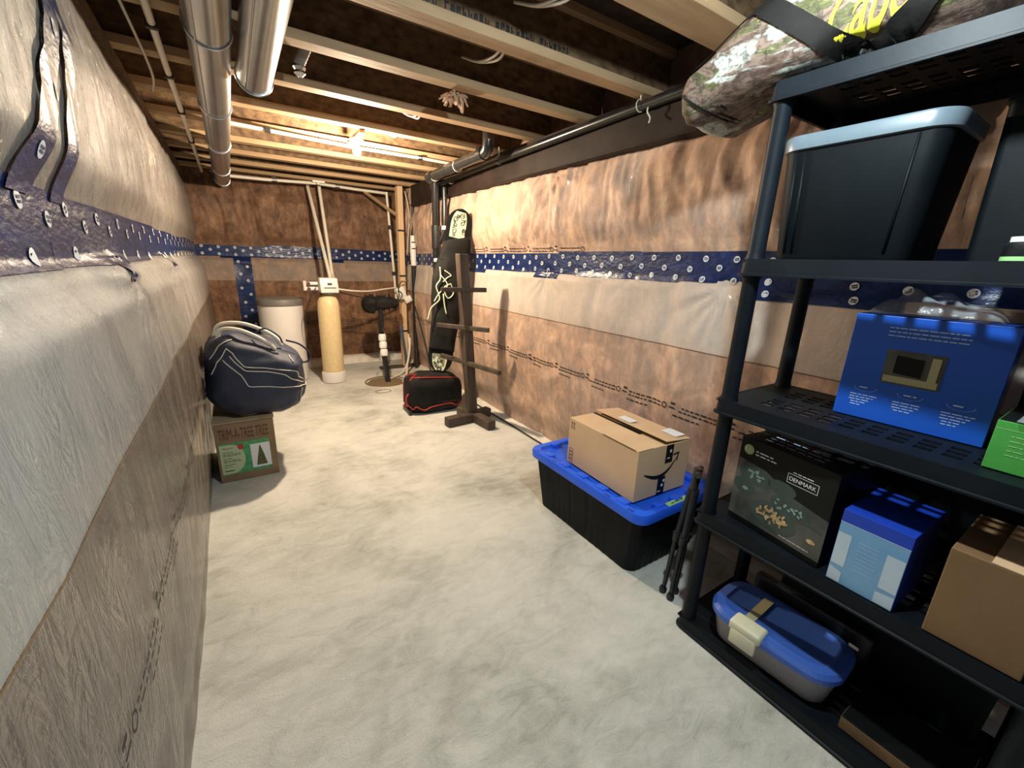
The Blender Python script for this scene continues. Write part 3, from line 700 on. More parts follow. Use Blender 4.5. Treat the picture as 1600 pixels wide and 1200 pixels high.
# dark pump / check valve lump and discharge pipe
t = thing('sump_pump_valve', 'bulky dark wrapped pump body hung between the back wall and the stud', 'pump', (1.52, 5.42, .93))
bm = BM(); R_ = []
nu, nv = 40, 22
for i in range(nu+1):
    xx = -.22+.46*i/nu; row = []
    base = .085*(1-.35*max(0, i/nu-.55)) * math.sqrt(max(.05, 1-(2*i/nu-1)**6))
    for k in range(nv):
        a = 2*pi*k/nv; r = base*(1.05+.35*N3(xx*9, cos(a)*1.5, sin(a)*1.5+2)) + .02*(xx < -.08)
        row.append((xx, r*cos(a), .02+r*sin(a)))
    R_.append(row)
loft(bm, R_); obj('wrapped_body', bm, M['blackcloth'], t, smooth=True)
bm = BM(); tube(bm, [(.0, -.02, -.30), (0, -.02, .06)], .034, 16); tube(bm, [(0, -.07, .10), (0, -.07, -.02)], .012, 8); obj('valve_stem', bm, M['abs'], t, smooth='auto')
bm = BM()
for k in range(34):
    a = random.uniform(0, 2*pi); p = Vector((random.uniform(-.17, .2), 0, .02)); d = Vector((random.uniform(-.3, .3), cos(a), sin(a)+.4)).normalized()
    tube(bm, [p+d*.06, p+d*random.uniform(.10, .13)], [.012, .004], 5)
obj('loose_strands', bm, M['blackcloth'], t, smooth=True)
t = thing('discharge_pipe', 'short upright black pipe with white couplings rising from the sump opening', 'pipe', (1.475, 5.13, 0))
bm = BM(); tube(bm, [(.02, 0, -.0), (.0, .05, .33)], .033, 20); obj('lower_pipe', bm, M['abs'], t, smooth='auto')
for k, z in enumerate((.33, .425, .515)):
    bm = BM(); lathe(bm, [(.040, 0), (.047, .008), (.047, .065), (.040, .075), (.036, .09)], 20, (-.003*k, .055+.01*k, z)); obj('coupling', bm, M['white'], t, smooth='auto')
bm = BM(); tube(bm, [(-.01, .08, .60), (.03, .27, .72)], .030, 20); obj('upper_pipe', bm, M['abs'], t, smooth='auto')
squig('black_cable', 'thin black cable hanging beside the white couplings of the discharge pipe', 'cable', [(1.42, 5.2, .58), (1.37, 5.2, .48), (1.37, 5.18, .38), (1.42, 5.15, .28)], .004, 'ink')
t = thing('brass_valve', 'small brass valve with blue hose beside the stud', 'valve', (1.86, 5.66, .62))
bm = BM(); tube(bm, [(0, 0, 0), (0, 0, .1), (0, 0, .16)], .016, 12); tube(bm, [(-.05, 0, .08), (0, 0, .08)], .012, 10); tube(bm, [(0, 0, .03), (0, 0, .05)], .024, 12); obj('valve_body', bm, M['brass'], t, smooth='auto')
bm = BM(); tube(bm, smooth_path([(0, 0, 0), (.01, -.01, -.15), (.04, -.02, -.4), (.05, -.02, -.6)], 6), .018, 12); obj('hose', bm, M['bluepex'], t, smooth=True)
for k, P in enumerate(([(1.96, 5.66, .5), (1.93, 5.55, .3), (1.84, 5.40, .12), (1.76, 5.22, .015), (1.70, 5.15, .012)], [(1.97, 5.62, .45), (1.9, 5.5, .2), (1.78, 5.4, .04), (1.62, 5.28, .012), (1.5, 5.2, .012)])):
    squig('white_tube', ('white tube curving from the stud down to the floor by the sump' if k == 0 else 'second pale tube trailing along the floor into the sump opening'), 'tube', P, .013, 'pvc', 8)
squig('black_cable', 'black cable hanging from the right wall corner to the floor behind the red trimmed bag', 'cable', [(1.99, 5.45, .9), (2.0, 5.25, .6), (2.0, 5.05, .3), (1.98, 4.9, .08), (1.92, 4.75, .012)], .010, 'ink')
# sump opening on floor
t = thing('sump_cover', 'round rough soil-stained sump opening in the concrete by the discharge pipe', 'drain', (1.47, 5.15, 0))
bm = BM()
n = 40; c = bm.verts.new((0, 0, .004)); ring = [bm.verts.new(((.22+.05*N3(cos(2*pi*k/n)*1.5, sin(2*pi*k/n)*1.5, 1))*cos(2*pi*k/n), (.20+.05*N3(sin(2*pi*k/n), 3, 2))*sin(2*pi*k/n), .003)) for k in range(n)]
for k in range(n): bm.faces.new((c, ring[k], ring[(k+1) % n]))
obj('soil_patch', bm, M['dirt'], t)
bm = BM(); tube(bm, [(.245*cos(2*pi*k/40), .23*sin(2*pi*k/40), .006) for k in range(40)], .008, 6, closed=True); obj('rim', bm, M['carddark'], t, smooth=True)
bm = BM(); tube(bm, [(-.15+.09*cos(2*pi*k/30), -.40+.06*sin(2*pi*k/30), .002) for k in range(30)], .004, 6, closed=True); obj('small_ring', bm, M['dirt'], t, smooth=True)

# ------------------------------------------------------------------ boxes
def carton(bm, w, d, h, bev=.002): box(bm, 0, w, 0, d, 0, h, bev)
# tree box (front face toward -Y)
t = thing('tree_carton', 'brown cardboard artificial tree carton under the navy duffel bag', 'box', (-.232, 3.165, 0))
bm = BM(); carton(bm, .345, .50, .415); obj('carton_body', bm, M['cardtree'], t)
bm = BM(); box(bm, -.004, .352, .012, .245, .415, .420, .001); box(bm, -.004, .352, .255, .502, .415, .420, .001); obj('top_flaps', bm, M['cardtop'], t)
bm = BM(); box(bm, .265, .305, .0, .50, .420, .4215); obj('packing_tape', bm, M['card'], t)
f = Face((0, 0, 0), (1, 0, 0), (0, 0, 1))
f.text('box_title', 'TRIM-A-TREE TREE', .022, .305, .075, M['redink'], t, .0012, width=.285)
bm = BM(); f.rect(bm, .015, .305, .055, .28, .0008); obj('green_label', bm, M['treegreen'], t)
bm = BM()
f.poly(bm, [(.015, .06)] + [(.075+.08*cos(a), .165+.105*sin(a)) for a in [-pi/2+pi*k/16 for k in range(17)]] + [(.015, .27)], .0012); obj('label_panel', bm, M['palegreen'], t)
f.text('label_script', 'Majestic', .03, .235, .018, M['treephoto'], t, .0016, width=.065, shear=.3)
bm = BM()
for b, n in ((.215, .06), (.20, .10), (.19, .1), (.17, .05), (.155, .1), (.145, .1), (.125, .07), (.11, .05)): f.words(bm, .03, .03+n, b, .007, .0016)
obj('label_print', bm, M['ink'], t)
bm = BM(); f.words(bm, .03, .09, .08, .012, .0016); obj('red_print', bm, M['redink'], t)
bm = BM(); f.ell(bm, .135, .245, .017, .02, .0020); obj('red_seal', bm, M['red'], t)
bm = BM(); f.rect(bm, .19, .305, .075, .25, .0016); obj('photo_panel', bm, M['paper'], t)
bm = BM(); f.poly(bm, [(.215, .09), (.28, .09), (.272, .13), (.262, .18), (.25, .225), (.246, .243), (.241, .225), (.232, .18), (.222, .13)], .0022); obj('fir_picture', bm, M['treephoto'], t)

# delivery box on the tote lid
t = thing('delivery_box', 'brown cardboard delivery box with black tape sitting on the blue tote lid', 'box', (1.535, 1.205, .372), radians(-2))
WX, DY, HZ = .385, .53, .275
bm = BM(); carton(bm, WX, DY, HZ-.004); obj('carton_body', bm, M['card'], t)
bm = BM()
box(bm, 0, WX*.5-.006, 0, DY, HZ-.004, HZ, .001)                                              # left long flap
box(bm, WX*.5+.004, WX, 0, DY, 0, .004, .001, mat=Matrix.Translation((0, 0, HZ-.002)) @ Matrix.Translation((WX, 0, 0)) @ Matrix.Rotation(radians(5), 4, 'Y') @ Matrix.Translation((-WX, 0, 0)))
obj('top_flaps', bm, M['card'], t)
bm = BM(); box(bm, WX*.5-.018, WX*.5+.002, .16, DY, HZ, HZ+.0012); box(bm, WX*.5+.0, WX*.5+.018, .0, .34, HZ+.0135, HZ+.0147); obj('top_tape', bm, M['blackcard'], t)
ff = Face((0, 0, 0), (1, 0, 0), (0, 0, 1))   # faces -Y
bm = BM(); ff.rect(bm, WX*.52, WX*.52+.055, HZ-.105, HZ-.004); ff.rect(bm, WX*.43, WX*.43+.055, 0, .10); obj('front_tape', bm, M['blackcard'], t)
bm = BM()
for a, b in ((.235, .235), (.20, .05), (.21, .075)): ff.ell(bm, a, b, .008, .009, .0016)
ff.words(bm, .212, .25, .195, .01, .0016); ff.words(bm, .17, .21, .015, .012, .0016)
obj('tape_print', bm, M['paper'], t)
# the curved arrow mark
bm = BM(); A = []; B = []
for k in range(25):
    s = k/24; a = .055+.235*s; b = .140 - .055*sin(pi*(s*.72)) + .085*s*s*s + .01*s; th = .021*max(0, sin(pi*min(1, s*.92+.04)))**.7
    A.append((a, b+th*.5)); B.append((a, b-th*.5))
for k in range(24): ff.poly(bm, [A[k], B[k], B[k+1], A[k+1]], .0020)
ax, ay = A[-1]
ff.poly(bm, [(ax-.035, ay+.012), (ax-.028, ay+.020), (ax+.014, ay+.024), (ax+.012, ay+.014)], .0020); ff.poly(bm, [(ax+.014, ay+.024), (ax+.004, ay+.020), (ax-.004, ay-.022), (ax+.004, ay-.026)], .0020)
obj('arrow_mark', bm, M['blackcard'], t)
fl = Face((0, DY, 0), (0, -1, 0), (0, 0, 1))  # faces -X
bm = BM()
for k in (0, .02):
    fl.rect(bm, .022+k, .026+k, HZ-.05, HZ-.02, .0012); fl.poly(bm, [(.017+k, HZ-.027), (.031+k, HZ-.027), (.024+k, HZ-.016)], .0012)
fl.rect(bm, .014, .056, HZ-.056, HZ-.053, .0012)
for k in range(4): fl.frame(bm, .015, .05, .01+.022*k, .028+.022*k, .0025, .0012)
obj('handling_marks', bm, M['redink'], t)
ft = Face((0, 0, HZ+.0165), (1, 0, 0), (0, 1, 0))
bm = BM(); ft.rect(bm, .215, .275, .27, .37, .004); obj('shipping_label', bm, M['paper'], t)
bm = BM(); ft.rect(bm, .30, .375, .03, .13, -.004); obj('shipping_label', bm, M['paper'], t)
bm = BM(); box(bm, .0, .10, -.0, .004, HZ-.001, HZ+.001); box(bm, -.002, .002, .02, .25, HZ-.002, HZ+.0015); obj('flap_gap', bm, M['carddark'], t)

# ------------------------------------------------------------------ big tote, blue lid
def ribbed_tote(t, w, d, h, mat, taper=.05, ribs=9, amp=.006):
    """w along X, d along Y, body with corrugated long sides"""
    outs = []
    for j, zf in enumerate((0, .02, .06, .5, .93, .94, 1.0)):
        s = 1-taper*(1-zf); o = rounded_rect(w*s, d*s, .05, 6); P = []
        # refine straight runs so the ribs read
        full = []
        for a, b in zip(o, o[1:]+o[:1]):
            L = math.hypot(b[0]-a[0], b[1]-a[1]); m = 40 if L > .1 else 1
            for k in range(m): full.append((a[0]+(b[0]-a[0])*k/m, a[1]+(b[1]-a[1])*k/m))
        for (x, y) in full:
            k = amp*(1 if 0 < j < 5 else 0); ph = (y/d*ribs if abs(abs(x)-w*s/2) < .01 else x/w*ribs*.7)
            off = k*max(-1, min(1, 2.4*cos(2*pi*ph))); r = math.hypot(x, y)
            if abs(abs(x)-w*s/2) < .004: x += math.copysign(off, x)
            elif abs(abs(y)-d*s/2) < .004: y += math.copysign(off, y)
            P.append(Vector((x, y, h*zf)))
        outs.append(P)
    bm = BM(); loft(bm, outs); return obj('tote_body', bm, mat, t, smooth='auto')
t = thing('storage_tote', 'large black storage tote with bright blue lid on the floor', 'tote', (1.762, 1.535, 0))
ribbed_tote(t, .56, .86, .345, M['tote'], .11, 9)
bm = BM()
def rr(w, d, r, z): return [Vector((x, y, z)) for x, y in rounded_rect(w, d, r, 8)]
loft(bm, [rr(.60, .90, .06, .325), rr(.615, .915, .065, .33), rr(.62, .92, .066, .365), rr(.605, .905, .06, .378), rr(.535, .835, .05, .378), rr(.52, .82, .045, .366), rr(.50, .80, .04, .360)])
obj('lid', bm, M['blue'], t, smooth='auto')
for (x, y, a, b) in [(x, y, .024, .032) for y in (-.30, -.15, 0, .15, .30) for x in (-.262, .262)]+[(x, y, .03, .022) for x in (-.13, .0, .13) for y in (-.41, .41)]:
    bm = BM(); box(bm, x-a, x+a, y-b, y+b, .358, .385, .006); obj('lid_lug', bm, M['blue'], t, smooth='auto')
bm = BM()
for y in (-.375, -.22, .22, .375): box(bm, -.297, -.285, y-.018, y+.018, .3775, .3792)
obj('lid_slots', bm, M['deepblue'], t)
bm = BM(); box(bm, -.10, .06, -.450, -.420, .3785, .3797); o = obj('green_sticker', bm, M['lime'], t); 
bm = BM(); Face((-.07, -.441, .3802), (1, 0, 0), (0, 1, 0)).words(bm, 0, .09, 0, .014, .0004); obj('sticker_print', bm, M['treephoto'], t)

# folded tripod leaning between tote and shelf
t = thing('folded_tripod', 'folded black tripod leaning between the blue lidded tote and the shelf post', 'tripod', (1.56, .985, 0))
for k, (dx, dy) in enumerate(((0, 0), (.045, -.035), (-.01, -.05))):
    bm = BM(); tube(bm, [(dx, dy, .012), (.02+dx*.8, -.01+dy*.8, .30), (.045+dx*.4, -.03+dy*.4, .56)], [.008, .012, .014], 10); lg = obj('leg', bm, M['blackpl'], t, smooth='auto')
    bm = BM(); lathe(bm, [(0, 0), (.016, .0), (.018, .02), (.010, .035)], 12, (dx, dy, 0)); obj('foot', bm, M['blackpl'], lg, smooth='auto')
    bm = BM(); tube(bm, [(.02+dx*.8, -.01+dy*.8, .29), (.022+dx*.8, -.011+dy*.8, .33)], .018, 10); obj('leg_lock', bm, M['blackpl'], lg, smooth='auto')
bm = BM(); tube(bm, [(.05, -.035, .54), (.06, -.04, .66)], .018, 12); tube(bm, [(.03, -.06, .64), (.09, -.03, .65)], .014, 10); obj('head', bm, M['abs'], t, smooth='auto')

# ------------------------------------------------------------------ shelf unit
SX0, SX1, SY0, SY1 = 1.45, 1.91, -.10, .83
SZ = [.06, .575, 1.045, 1.538, 2.05]
sh = thing('shelf_unit', 'tall black five tier plastic shelf unit with slotted shelves on the right', 'shelf', (SX0, SY0, 0))
W_, D_ = SX1-SX0, SY1-SY0
def shelf_panel(z):
    bm = BM(); th = .006
    def ax(total, hole, gap, edge):
        n = int((total-2*edge+gap)//(hole+gap)); used = n*hole+(n-1)*gap; a = (total-used)/2; c = [0]
        for i in range(n): c += [a+i*(hole+gap), a+i*(hole+gap)+hole]
        return c+[total]
    xs = ax(W_, .026, .016, .075); ys = ax(D_, .040, .020, .085)
    V = {}
    def v(i, j, k):
        if (i, j, k) not in V: V[(i, j, k)] = bm.verts.new((xs[i], ys[j], z-(th if k else 0)))
        return V[(i, j, k)]
    hole = lambda i, j: (0 < i < len(xs)-2 and i % 2 == 1 and 0 < j < len(ys)-2 and j % 2 == 1 and (i//2) % 4 != 3)
    for i in range(len(xs)-1):
        for j in range(len(ys)-1):
            if not hole(i, j):
                bm.faces.new((v(i, j, 0), v(i+1, j, 0), v(i+1, j+1, 0), v(i, j+1, 0))); bm.faces.new((v(i, j+1, 1), v(i+1, j+1, 1), v(i+1, j, 1), v(i, j, 1)))
            else:
                for (a, b) in (((i, j), (i+1, j)), ((i+1, j), (i+1, j+1)), ((i+1, j+1), (i, j+1)), ((i, j+1), (i, j))):
                    bm.faces.new((v(*a, 0), v(*b, 0), v(*b, 1), v(*a, 1)))
    # lip all round
    o0 = rounded_rect(W_, D_, .03, 5); cx, cy = W_/2, D_/2
    def o(w, d, zz): return [Vector((x+cx, y+cy, zz)) for x, y in rounded_rect(w, d, .03, 5)]
    loft(bm, [o(W_-.02, D_-.02, z-.001), o(W_+.0, D_+.0, z+.002), o(W_+.004, D_+.004, z-.044), o(W_+.016, D_+.016, z-.047), o(W_+.016, D_+.016, z-.053), o(W_-.006, D_-.006, z-.053), o(W_-.008, D_-.008, z-.006)], False, False)
    return bm
for z in SZ: obj('shelf_panel', shelf_panel(z), M['shelfpl'], sh, smooth=False)
for (px, py) in ((.033, D_-.033), (W_-.033, D_-.033), (.033, .033), (W_-.033, .033)):
    for z0, z1 in zip([0]+SZ[:-1], [SZ[0]-.012]+[q-.006 for q in SZ[1:]]):
        bm = BM(); r0 = .033
        if z0 == 0: tube(bm, [(px, py, 0), (px, py, z1)], r0, 20)
        else: tube(bm, [(px, py, z0), (px, py, z0+.02), (px, py, z1-.06), (px, py, z1-.045), (px, py, z1)], [r0*.95, r0*.82, r0*.78, r0*.98, r0], 20)
        obj('post', bm, M['shelfpl'], sh, smooth='auto')

# tier 4: black tote with grey rim
t = thing('storage_tote', 'big smooth black tote with a grey rim on the upper shelf tier', 'tote', (1.69, .605, SZ[3]+.004))
bm = BM()
def rx(w, d, r, z, n=8): return [Vector((x, y, z)) for x, y in rounded_rect(w, d, r, n)]
loft(bm, [rx(.26, .35, .04, 0), rx(.27, .36, .05, .01), rx(.29, .40, .05, .30), rx(.295, .405, .05, .33)])
obj('tote_body', bm, M['tote'], t, smooth='auto')
bm = BM(); loft(bm, [rx(.297, .407, .055, .325), rx(.315, .425, .07, .328), rx(.32, .43, .07, .362), rx(.312, .422, .065, .368), rx(.28, .39, .05, .368), rx(.275, .385, .05, .33)], True, True)
obj('rim', bm, M['rim'], t, smooth='auto')
for y in (-.14, .13, .155):
    bm = BM(); tube(bm, [(-.136, y*.9, .02), (-.146, y, .32)], .004, 6); obj('rib', bm, M['tote'], t, smooth=True)
def shade_filler(label, x0, x1, y0, y1, z, h):  # guessed filler, added so the shaded gaps between shelf items stay black
    t = thing('shade_filler_bin', label, 'bin', ((x0+x1)/2, (y0+y1)/2, z+.004)); w, d = x1-x0, y1-y0
    bm = BM(); loft(bm, [rx(w*.93, d*.93, .02, 0, 4), rx(w*.97, d*.97, .02, h-.02, 4)]); obj('filler_body', bm, M['tote'], t, smooth='auto')
    bm = BM(); loft(bm, [rx(w, d, .025, h-.022, 4), rx(w, d, .025, h-.004, 4), rx(w*.97, d*.97, .022, h, 4)]); obj('lid', bm, M['blackpl'], t, smooth='auto')
shade_filler('guessed black bin added to darken the gap right of the grey rimmed tote', 1.73, 1.89, -.03, .365, SZ[3], .42)
shade_filler('guessed black bin added to darken the gap to the right of the large blue carton', 1.735, 1.89, -.03, .165, SZ[2], .40)
shade_filler('guessed black bin added to darken the gap behind the pale blue carton', 1.78, 1.90, -.03, .57, SZ[1], .40)
shade_filler('guessed black bin added to darken the back of the bottom tier', 1.78, 1.90, -.03, .62, SZ[0], .42)
# a thing with yellow-green label beside it
t = thing('dark_jar', 'dark jar with yellow label behind the grey rimmed tote', 'jar', (1.60, .222, SZ[3]+.003))
bm = BM(); lathe(bm, [(0, 0), (.036, 0), (.038, .006), (.038, .040), (.030, .048), (.030, .058), (0, .06)], 24); obj('jar_body', bm, M['blackpl'], t, smooth='auto')
bm = BM(); lathe(bm, [(.0385, .004), (.0385, .014)], 24); obj('label', bm, M['lime'], t, smooth=True)
bm = BM(); lathe(bm, [(.0305, .048), (.0305, .06), (0, .061)], 24); obj('cap', bm, M['white'], t, smooth='auto')

# tier 3: blue box, green box, plastic film on top
t = thing('blue_box', 'large upright bright blue carton with a picture window on the middle tier', 'box', (1.70, .188, SZ[2]+.003), radians(3))
BW, BD, BH = .355, .17, .335
bm = BM(); box(bm, 0, BD, 0, BW, 0, BH, .0015); obj('carton_body', bm, M['bluebox'], t)
f = Face((0, BW, 0), (0, -1, 0), (0, 0, 1))
bm = BM(); f.rect(bm, .10, .235, .13, .235, .0008); obj('product_photo', bm, M['greylabel'], t)
bm = BM(); f.rect(bm, .105, .23, .135, .155, .0013); f.rect(bm, .205, .225, .155, .225, .0013); obj('photo_highlight', bm, M['masking'], t)
bm = BM(); f.poly(bm, [(.125, .165), (.19, .16), (.19, .215), (.125, .22)], .0016); obj('photo_shape', bm, M['blackcard'], t)
bm = BM()
for k, a in enumerate((.035, .145, .255)):
    for j in range(5-(k % 2)): f.words(bm, a+.006*(j > 2), a+.07-.008*j, .075-.0085*j, .005, .001)
    f.words(bm, a+.02, a+.05, .100, .007, .001)
    for q in range(14):
        t0 = pi+pi*q/14; t1 = pi+pi*(q+1)/14; R0 = .030
        f.poly(bm, [(a+.035+R0*cos(t0), .104+.5*R0*sin(t0)), (a+.035+R0*cos(t1), .104+.5*R0*sin(t1)), (a+.035+(R0-.001)*cos(t1), .104+.5*(R0-.001)*sin(t1)), (a+.035+(R0-.001)*cos(t0), .104+.5*(R0-.001)*sin(t0))], .001)
for j in range(3): f.words(bm, .09, .27, .30-.012*j, .005, .001)
obj('printed_text', bm, M['softwhite'], t)
t = thing('green_box', 'low bright green carton at the right end of the middle tier', 'box', (1.53, -.025, SZ[2]+.003))
bm = BM(); box(bm, 0, .20, 0, .185, 0, .125, .0015); obj('carton_body', bm, M['green'], t)
f = Face((0, .185, 0), (0, -1, 0), (0, 0, 1)); bm = BM()
f.rect(bm, .002, .18, .105, .1065)
for j in range(5): f.words(bm, .03, .18, .09-.012*j, .004)
obj('printed_text', bm, M['lime'], t)
bm = BM(); box(bm, .002, .198, .002, .183, .125, .127, .001); obj('top_panel', bm, M['blackcard'], t)
def film(name, label, loc, w, d, h, seed):
    bm = BM(); n = 26; G = []
    for i in range(n+1):
        row = []
        for j in range(n+1):
            u, v_ = i/n, j/n; e = (sin(pi*u)*sin(pi*v_))**.5
            zz = h*e*(.55+.8*abs(N3(u*4, v_*4, seed))) + .004
            row.append(bm.verts.new(((u-.5)*w*(1+.15*N3(v_*3, seed, 1)), (v_-.5)*d, zz)))
        G.append(row)
    for i in range(n):
        for j in range(n): bm.faces.new((G[i][j], G[i+1][j], G[i+1][j+1], G[i][j+1]))
    o = obj(name, bm, M['film'], smooth=True, loc=loc); tag(o, label, 'plastic bag'); return o
film('plastic_bag', 'crumpled clear plastic bag lying on top of the large blue carton', (1.79, .38, SZ[2]+.003+BH), .17, .30, .085, 3.0)
film('plastic_bag', 'crumpled clear plastic bag on the green carton', (1.60, .04, SZ[2]+.131), .17, .18, .06, 8.0)

# tier 2: pan box, pale blue box, brown box
t = thing('cookware_box', 'black cookware carton printed with pans on the second tier from the floor', 'box', (1.482, .412, SZ[1]+.003), radians(-8))
PW, PD, PH = .335, .27, .335
bm = BM(); box(bm, 0, PD, 0, PW, 0, PH, .0015); obj('carton_body', bm, M['blackcard'], t)
f = Face((0, PW, 0), (0, -1, 0), (0, 0, 1))
bm = BM(); f.poly(bm, [(.0, .02), (PW, .02), (PW, .17), (.22, .19), (.11, .24), (.0, .25)], .0006); obj('photo_backdrop', bm, M['greylabel'], t)
bm = BM()
f.ell(bm, .075, .205, .062, .035, .0009, rot=-.12); f.ell(bm, .045, .150, .045, .030, .0012, rot=-.12); f.ell(bm, .21, .145, .065, .036, .0009, rot=-.1); f.ell(bm, .165, .085, .085, .050, .0012, rot=-.1); f.ell(bm, .175, .205, .05, .026, .0009)
f.poly(bm, [(.27, .135), (.325, .125), (.325, .118), (.27, .122)], .0012); f.poly(bm, [(.05, .125), (.056, .125), (.045, .06), (.038, .06)], .0009)
obj('pan_pictures', bm, M['teal'], t)
bm = BM()
for (ca, cb, ra, rb) in ((.075, .207, .050, .026), (.21, .147, .052, .027)):
    for k in range(16):
        a = random.uniform(0, 2*pi); q = random.uniform(.2, .9); f.ell(bm, ca+ra*q*cos(a), cb+rb*q*sin(a), .006, .004, .0020+.00005*k, n=8, rot=k)
f.ell(bm, .05, .142, .012, .007, .0022, n=12)
obj('picture_highlights', bm, M['tealight'], t)
bm = BM()
for k in range(44):
    a = random.uniform(0, 2*pi); q = random.uniform(0, .9)**.6; f.ell(bm, .165+.058*q*cos(a), .09+.030*q*sin(a), random.uniform(.006, .011), random.uniform(.003, .006), .0022+.00006*k, n=8, rot=random.uniform(0, 3))
obj('food_picture', bm, M['food'], t)
bm = BM(); f.ell(bm, .035, .292, .019, .019, .0010); obj('piece_badge', bm, M['sticker'], t)
f.text('badge_number', '12', .025, .285, .014, M['paper'], t, .0016)
bm = BM(); f.words(bm, .062, .13, .293, .008, .001); f.words(bm, .062, .14, .281, .008, .001); f.words(bm, .20, .27, .278, .005, .001); obj('small_print', bm, M['paper'], t)
bm = BM(); f.frame(bm, .185, .285, .238, .272, .0015, .001); f.words(bm, .20, .30, .035, .004, .001); obj('logo_frame', bm, M['paper'], t)
f.text('logo_text', 'DENMARK', .192, .248, .014, M['paper'], t, .0012, width=.086)
bm = BM(); f.ell(bm, .30, .075, .014, .008, .0012, n=12); obj('spice_picture', bm, M['food'], t)
ft = Face((.0, PW, PH), (0, -1, 0), (1, 0, 0))
bm = BM()
for j in range(3): ft.words(bm, .06, .26, .04+.03*j, .012, .0006)
obj('top_print', bm, M['softwhite'], t)

t = thing('filter_box', 'pale blue and white carton with deep blue top beside the cookware carton', 'box', (1.462, .215, SZ[1]+.003), radians(-1))
bm = BM(); box(bm, 0, .26, 0, .165, 0, .245, .0015); obj('carton_body', bm, M['deepblue'], t)
f = Face((0, .165, 0), (0, -1, 0), (0, 0, 1))
bm = BM(); f.rect(bm, .001, .164, .002, .205, .0006); obj('front_panel', bm, M['palebox'], t)
for P in ([(.002, .06), (.036, .06), (.036, .17), (.002, .17)], [(.122, .055), (.163, .055), (.163, .165), (.122, .165)], [(.002, .004), (.035, .004), (.035, .04), (.002, .05)], [(.12, .004), (.163, .004), (.163, .045), (.12, .04)]):
    bm = BM(); f.poly(bm, P, .0011); obj('white_panel', bm, M['palewhite'], t)
bm = BM(); f.rect(bm, .0, .165, .204, .206, .0012)
for j in range(8): f.words(bm, .055, .105, .16-.013*j, .003, .0012)
obj('printed_lines', bm, M['softwhite'], t)

t = thing('brown_box', 'plain brown cardboard carton at the right end of the second tier', 'box', (1.462, -.030, SZ[1]+.003))
bm = BM(); box(bm, 0, .30, 0, .18, 0, .262, .003); obj('carton_body', bm, M['carddark'], t)
bm = BM(); box(bm, -.001, .06, .0, .04, .20, .263, .002); box(bm, .0, .30, .0, .11, .262, .266, .001); obj('flap', bm, M['card'], t)

# tier 1: clear tub with blue lid, dark case, cardboard
t = thing('clear_tub', 'clear plastic tub with blue lid and cream latch on the bottom tier', 'tub', (1.59, .505, SZ[0]+.004), radians(3))
bm = BM(); loft(bm, [rx(.19, .37, .05, 0), rx(.205, .385, .06, .008), rx(.235, .425, .07, .12), rx(.24, .43, .07, .128), rx(.225, .415, .06, .128), rx(.19, .37, .05, .012)], True, True)
obj('tub_body', bm, M['clear'], t, smooth='auto')
bm = BM(); box(bm, -.08, .08, -.16, .16, .014, .09, .02, seg=3); obj('contents', bm, M['greylabel'], t, smooth='auto')
bm = BM()
def bow(w, d, r, z, b):
    return [Vector((x-b*(1-(2*y/d)**2) if x < 0 else x, y, z)) for x, y in [(p[0], p[1]) for p in sum([[(a[0]+(c[0]-a[0])*k/8, a[1]+(c[1]-a[1])*k/8) for k in range(8)] for a, c in zip(rounded_rect(w, d, r, 8), rounded_rect(w, d, r, 8)[1:]+rounded_rect(w, d, r, 8)[:1])], [])]]
loft(bm, [bow(.245, .435, .08, .118, .015), bow(.26, .45, .085, .122, .015), bow(.26, .45, .085, .142, .015), bow(.24, .43, .08, .156, .012), bow(.19, .37, .06, .160, .01), bow(.17, .35, .05, .153, .01)])
obj('lid', bm, M['bluelid'], t, smooth='auto')
bm = BM(); box(bm, -.16, -.085, .0, .115, .125, .168, .012, seg=3); box(bm, -.163, -.14, .01, .105, .075, .14, .008); obj('latch', bm, M['latch'], t, smooth='auto')
bm = BM(); box(bm, -.09, .08, .055, .09, .158, .1612); obj('tape_strip', bm, M['masking'], t)
t = thing('dark_case', 'dark case with a tiny pale badge lying behind the clear tub', 'case', (1.735, .30, SZ[0]+.004))
bm = BM(); box(bm, .0, .04, -.03, .38, 0, .20, .015, seg=3); obj('case_body', bm, M['blackpl'], t, smooth='auto')
bm = BM(); box(bm, -.003, .0, .0, .03, .13, .142, .001); obj('badge', bm, M['paper'], t)
t = thing('flat_carton', 'brown cardboard carton low at the near end of the bottom tier', 'box', (1.50, -.03, SZ[0]+.004))
bm = BM(); box(bm, 0, .22, 0, .28, 0, .045, .002); obj('carton_body', bm, M['carddark'], t)
bm = BM(); box(bm, .001, .219, .002, .278, .045, .049, .001); obj('top_flap', bm, M['blackcard'], t)  # black top paints the bottom tier's shade onto the brown carton

# ------------------------------------------------------------------ camouflage bag on the top tier
t = thing('camouflage_bag', 'camouflage soft case with black straps and yellow script on top of the black shelf', 'bag', (1.62, .50, SZ[4]+.003))
def bagP(u, v_):
    """u along Y 0..1 (0 = drooping far end), v_ round the section"""
    y = .66-1.15*u; a = 2*pi*v_
    e = min(1, (u/.05))**.4 if u < .05 else min(1, ((1-u)/.12))**.5
    hw = .19*(.55+.45*e); hh = (.125*(.3+.7*e))*(.8+.2*min(1, u/.3))
    x = hw*sp(cos(a), .75); z = hh*sp(sin(a), .7)
    x += .018*N3(y*5, cos(a)*2, sin(a)*2); z += .016*N3(y*6, sin(a)*2, cos(a)*2+4)
    zc = .135 - .32*max(0, y-.33)**1.15*1.3
    if z+zc < .0 and y < .33: z = -zc
    return Vector((x-.02, y, zc+z))
bm = BM(); nu, nv = 90, 48
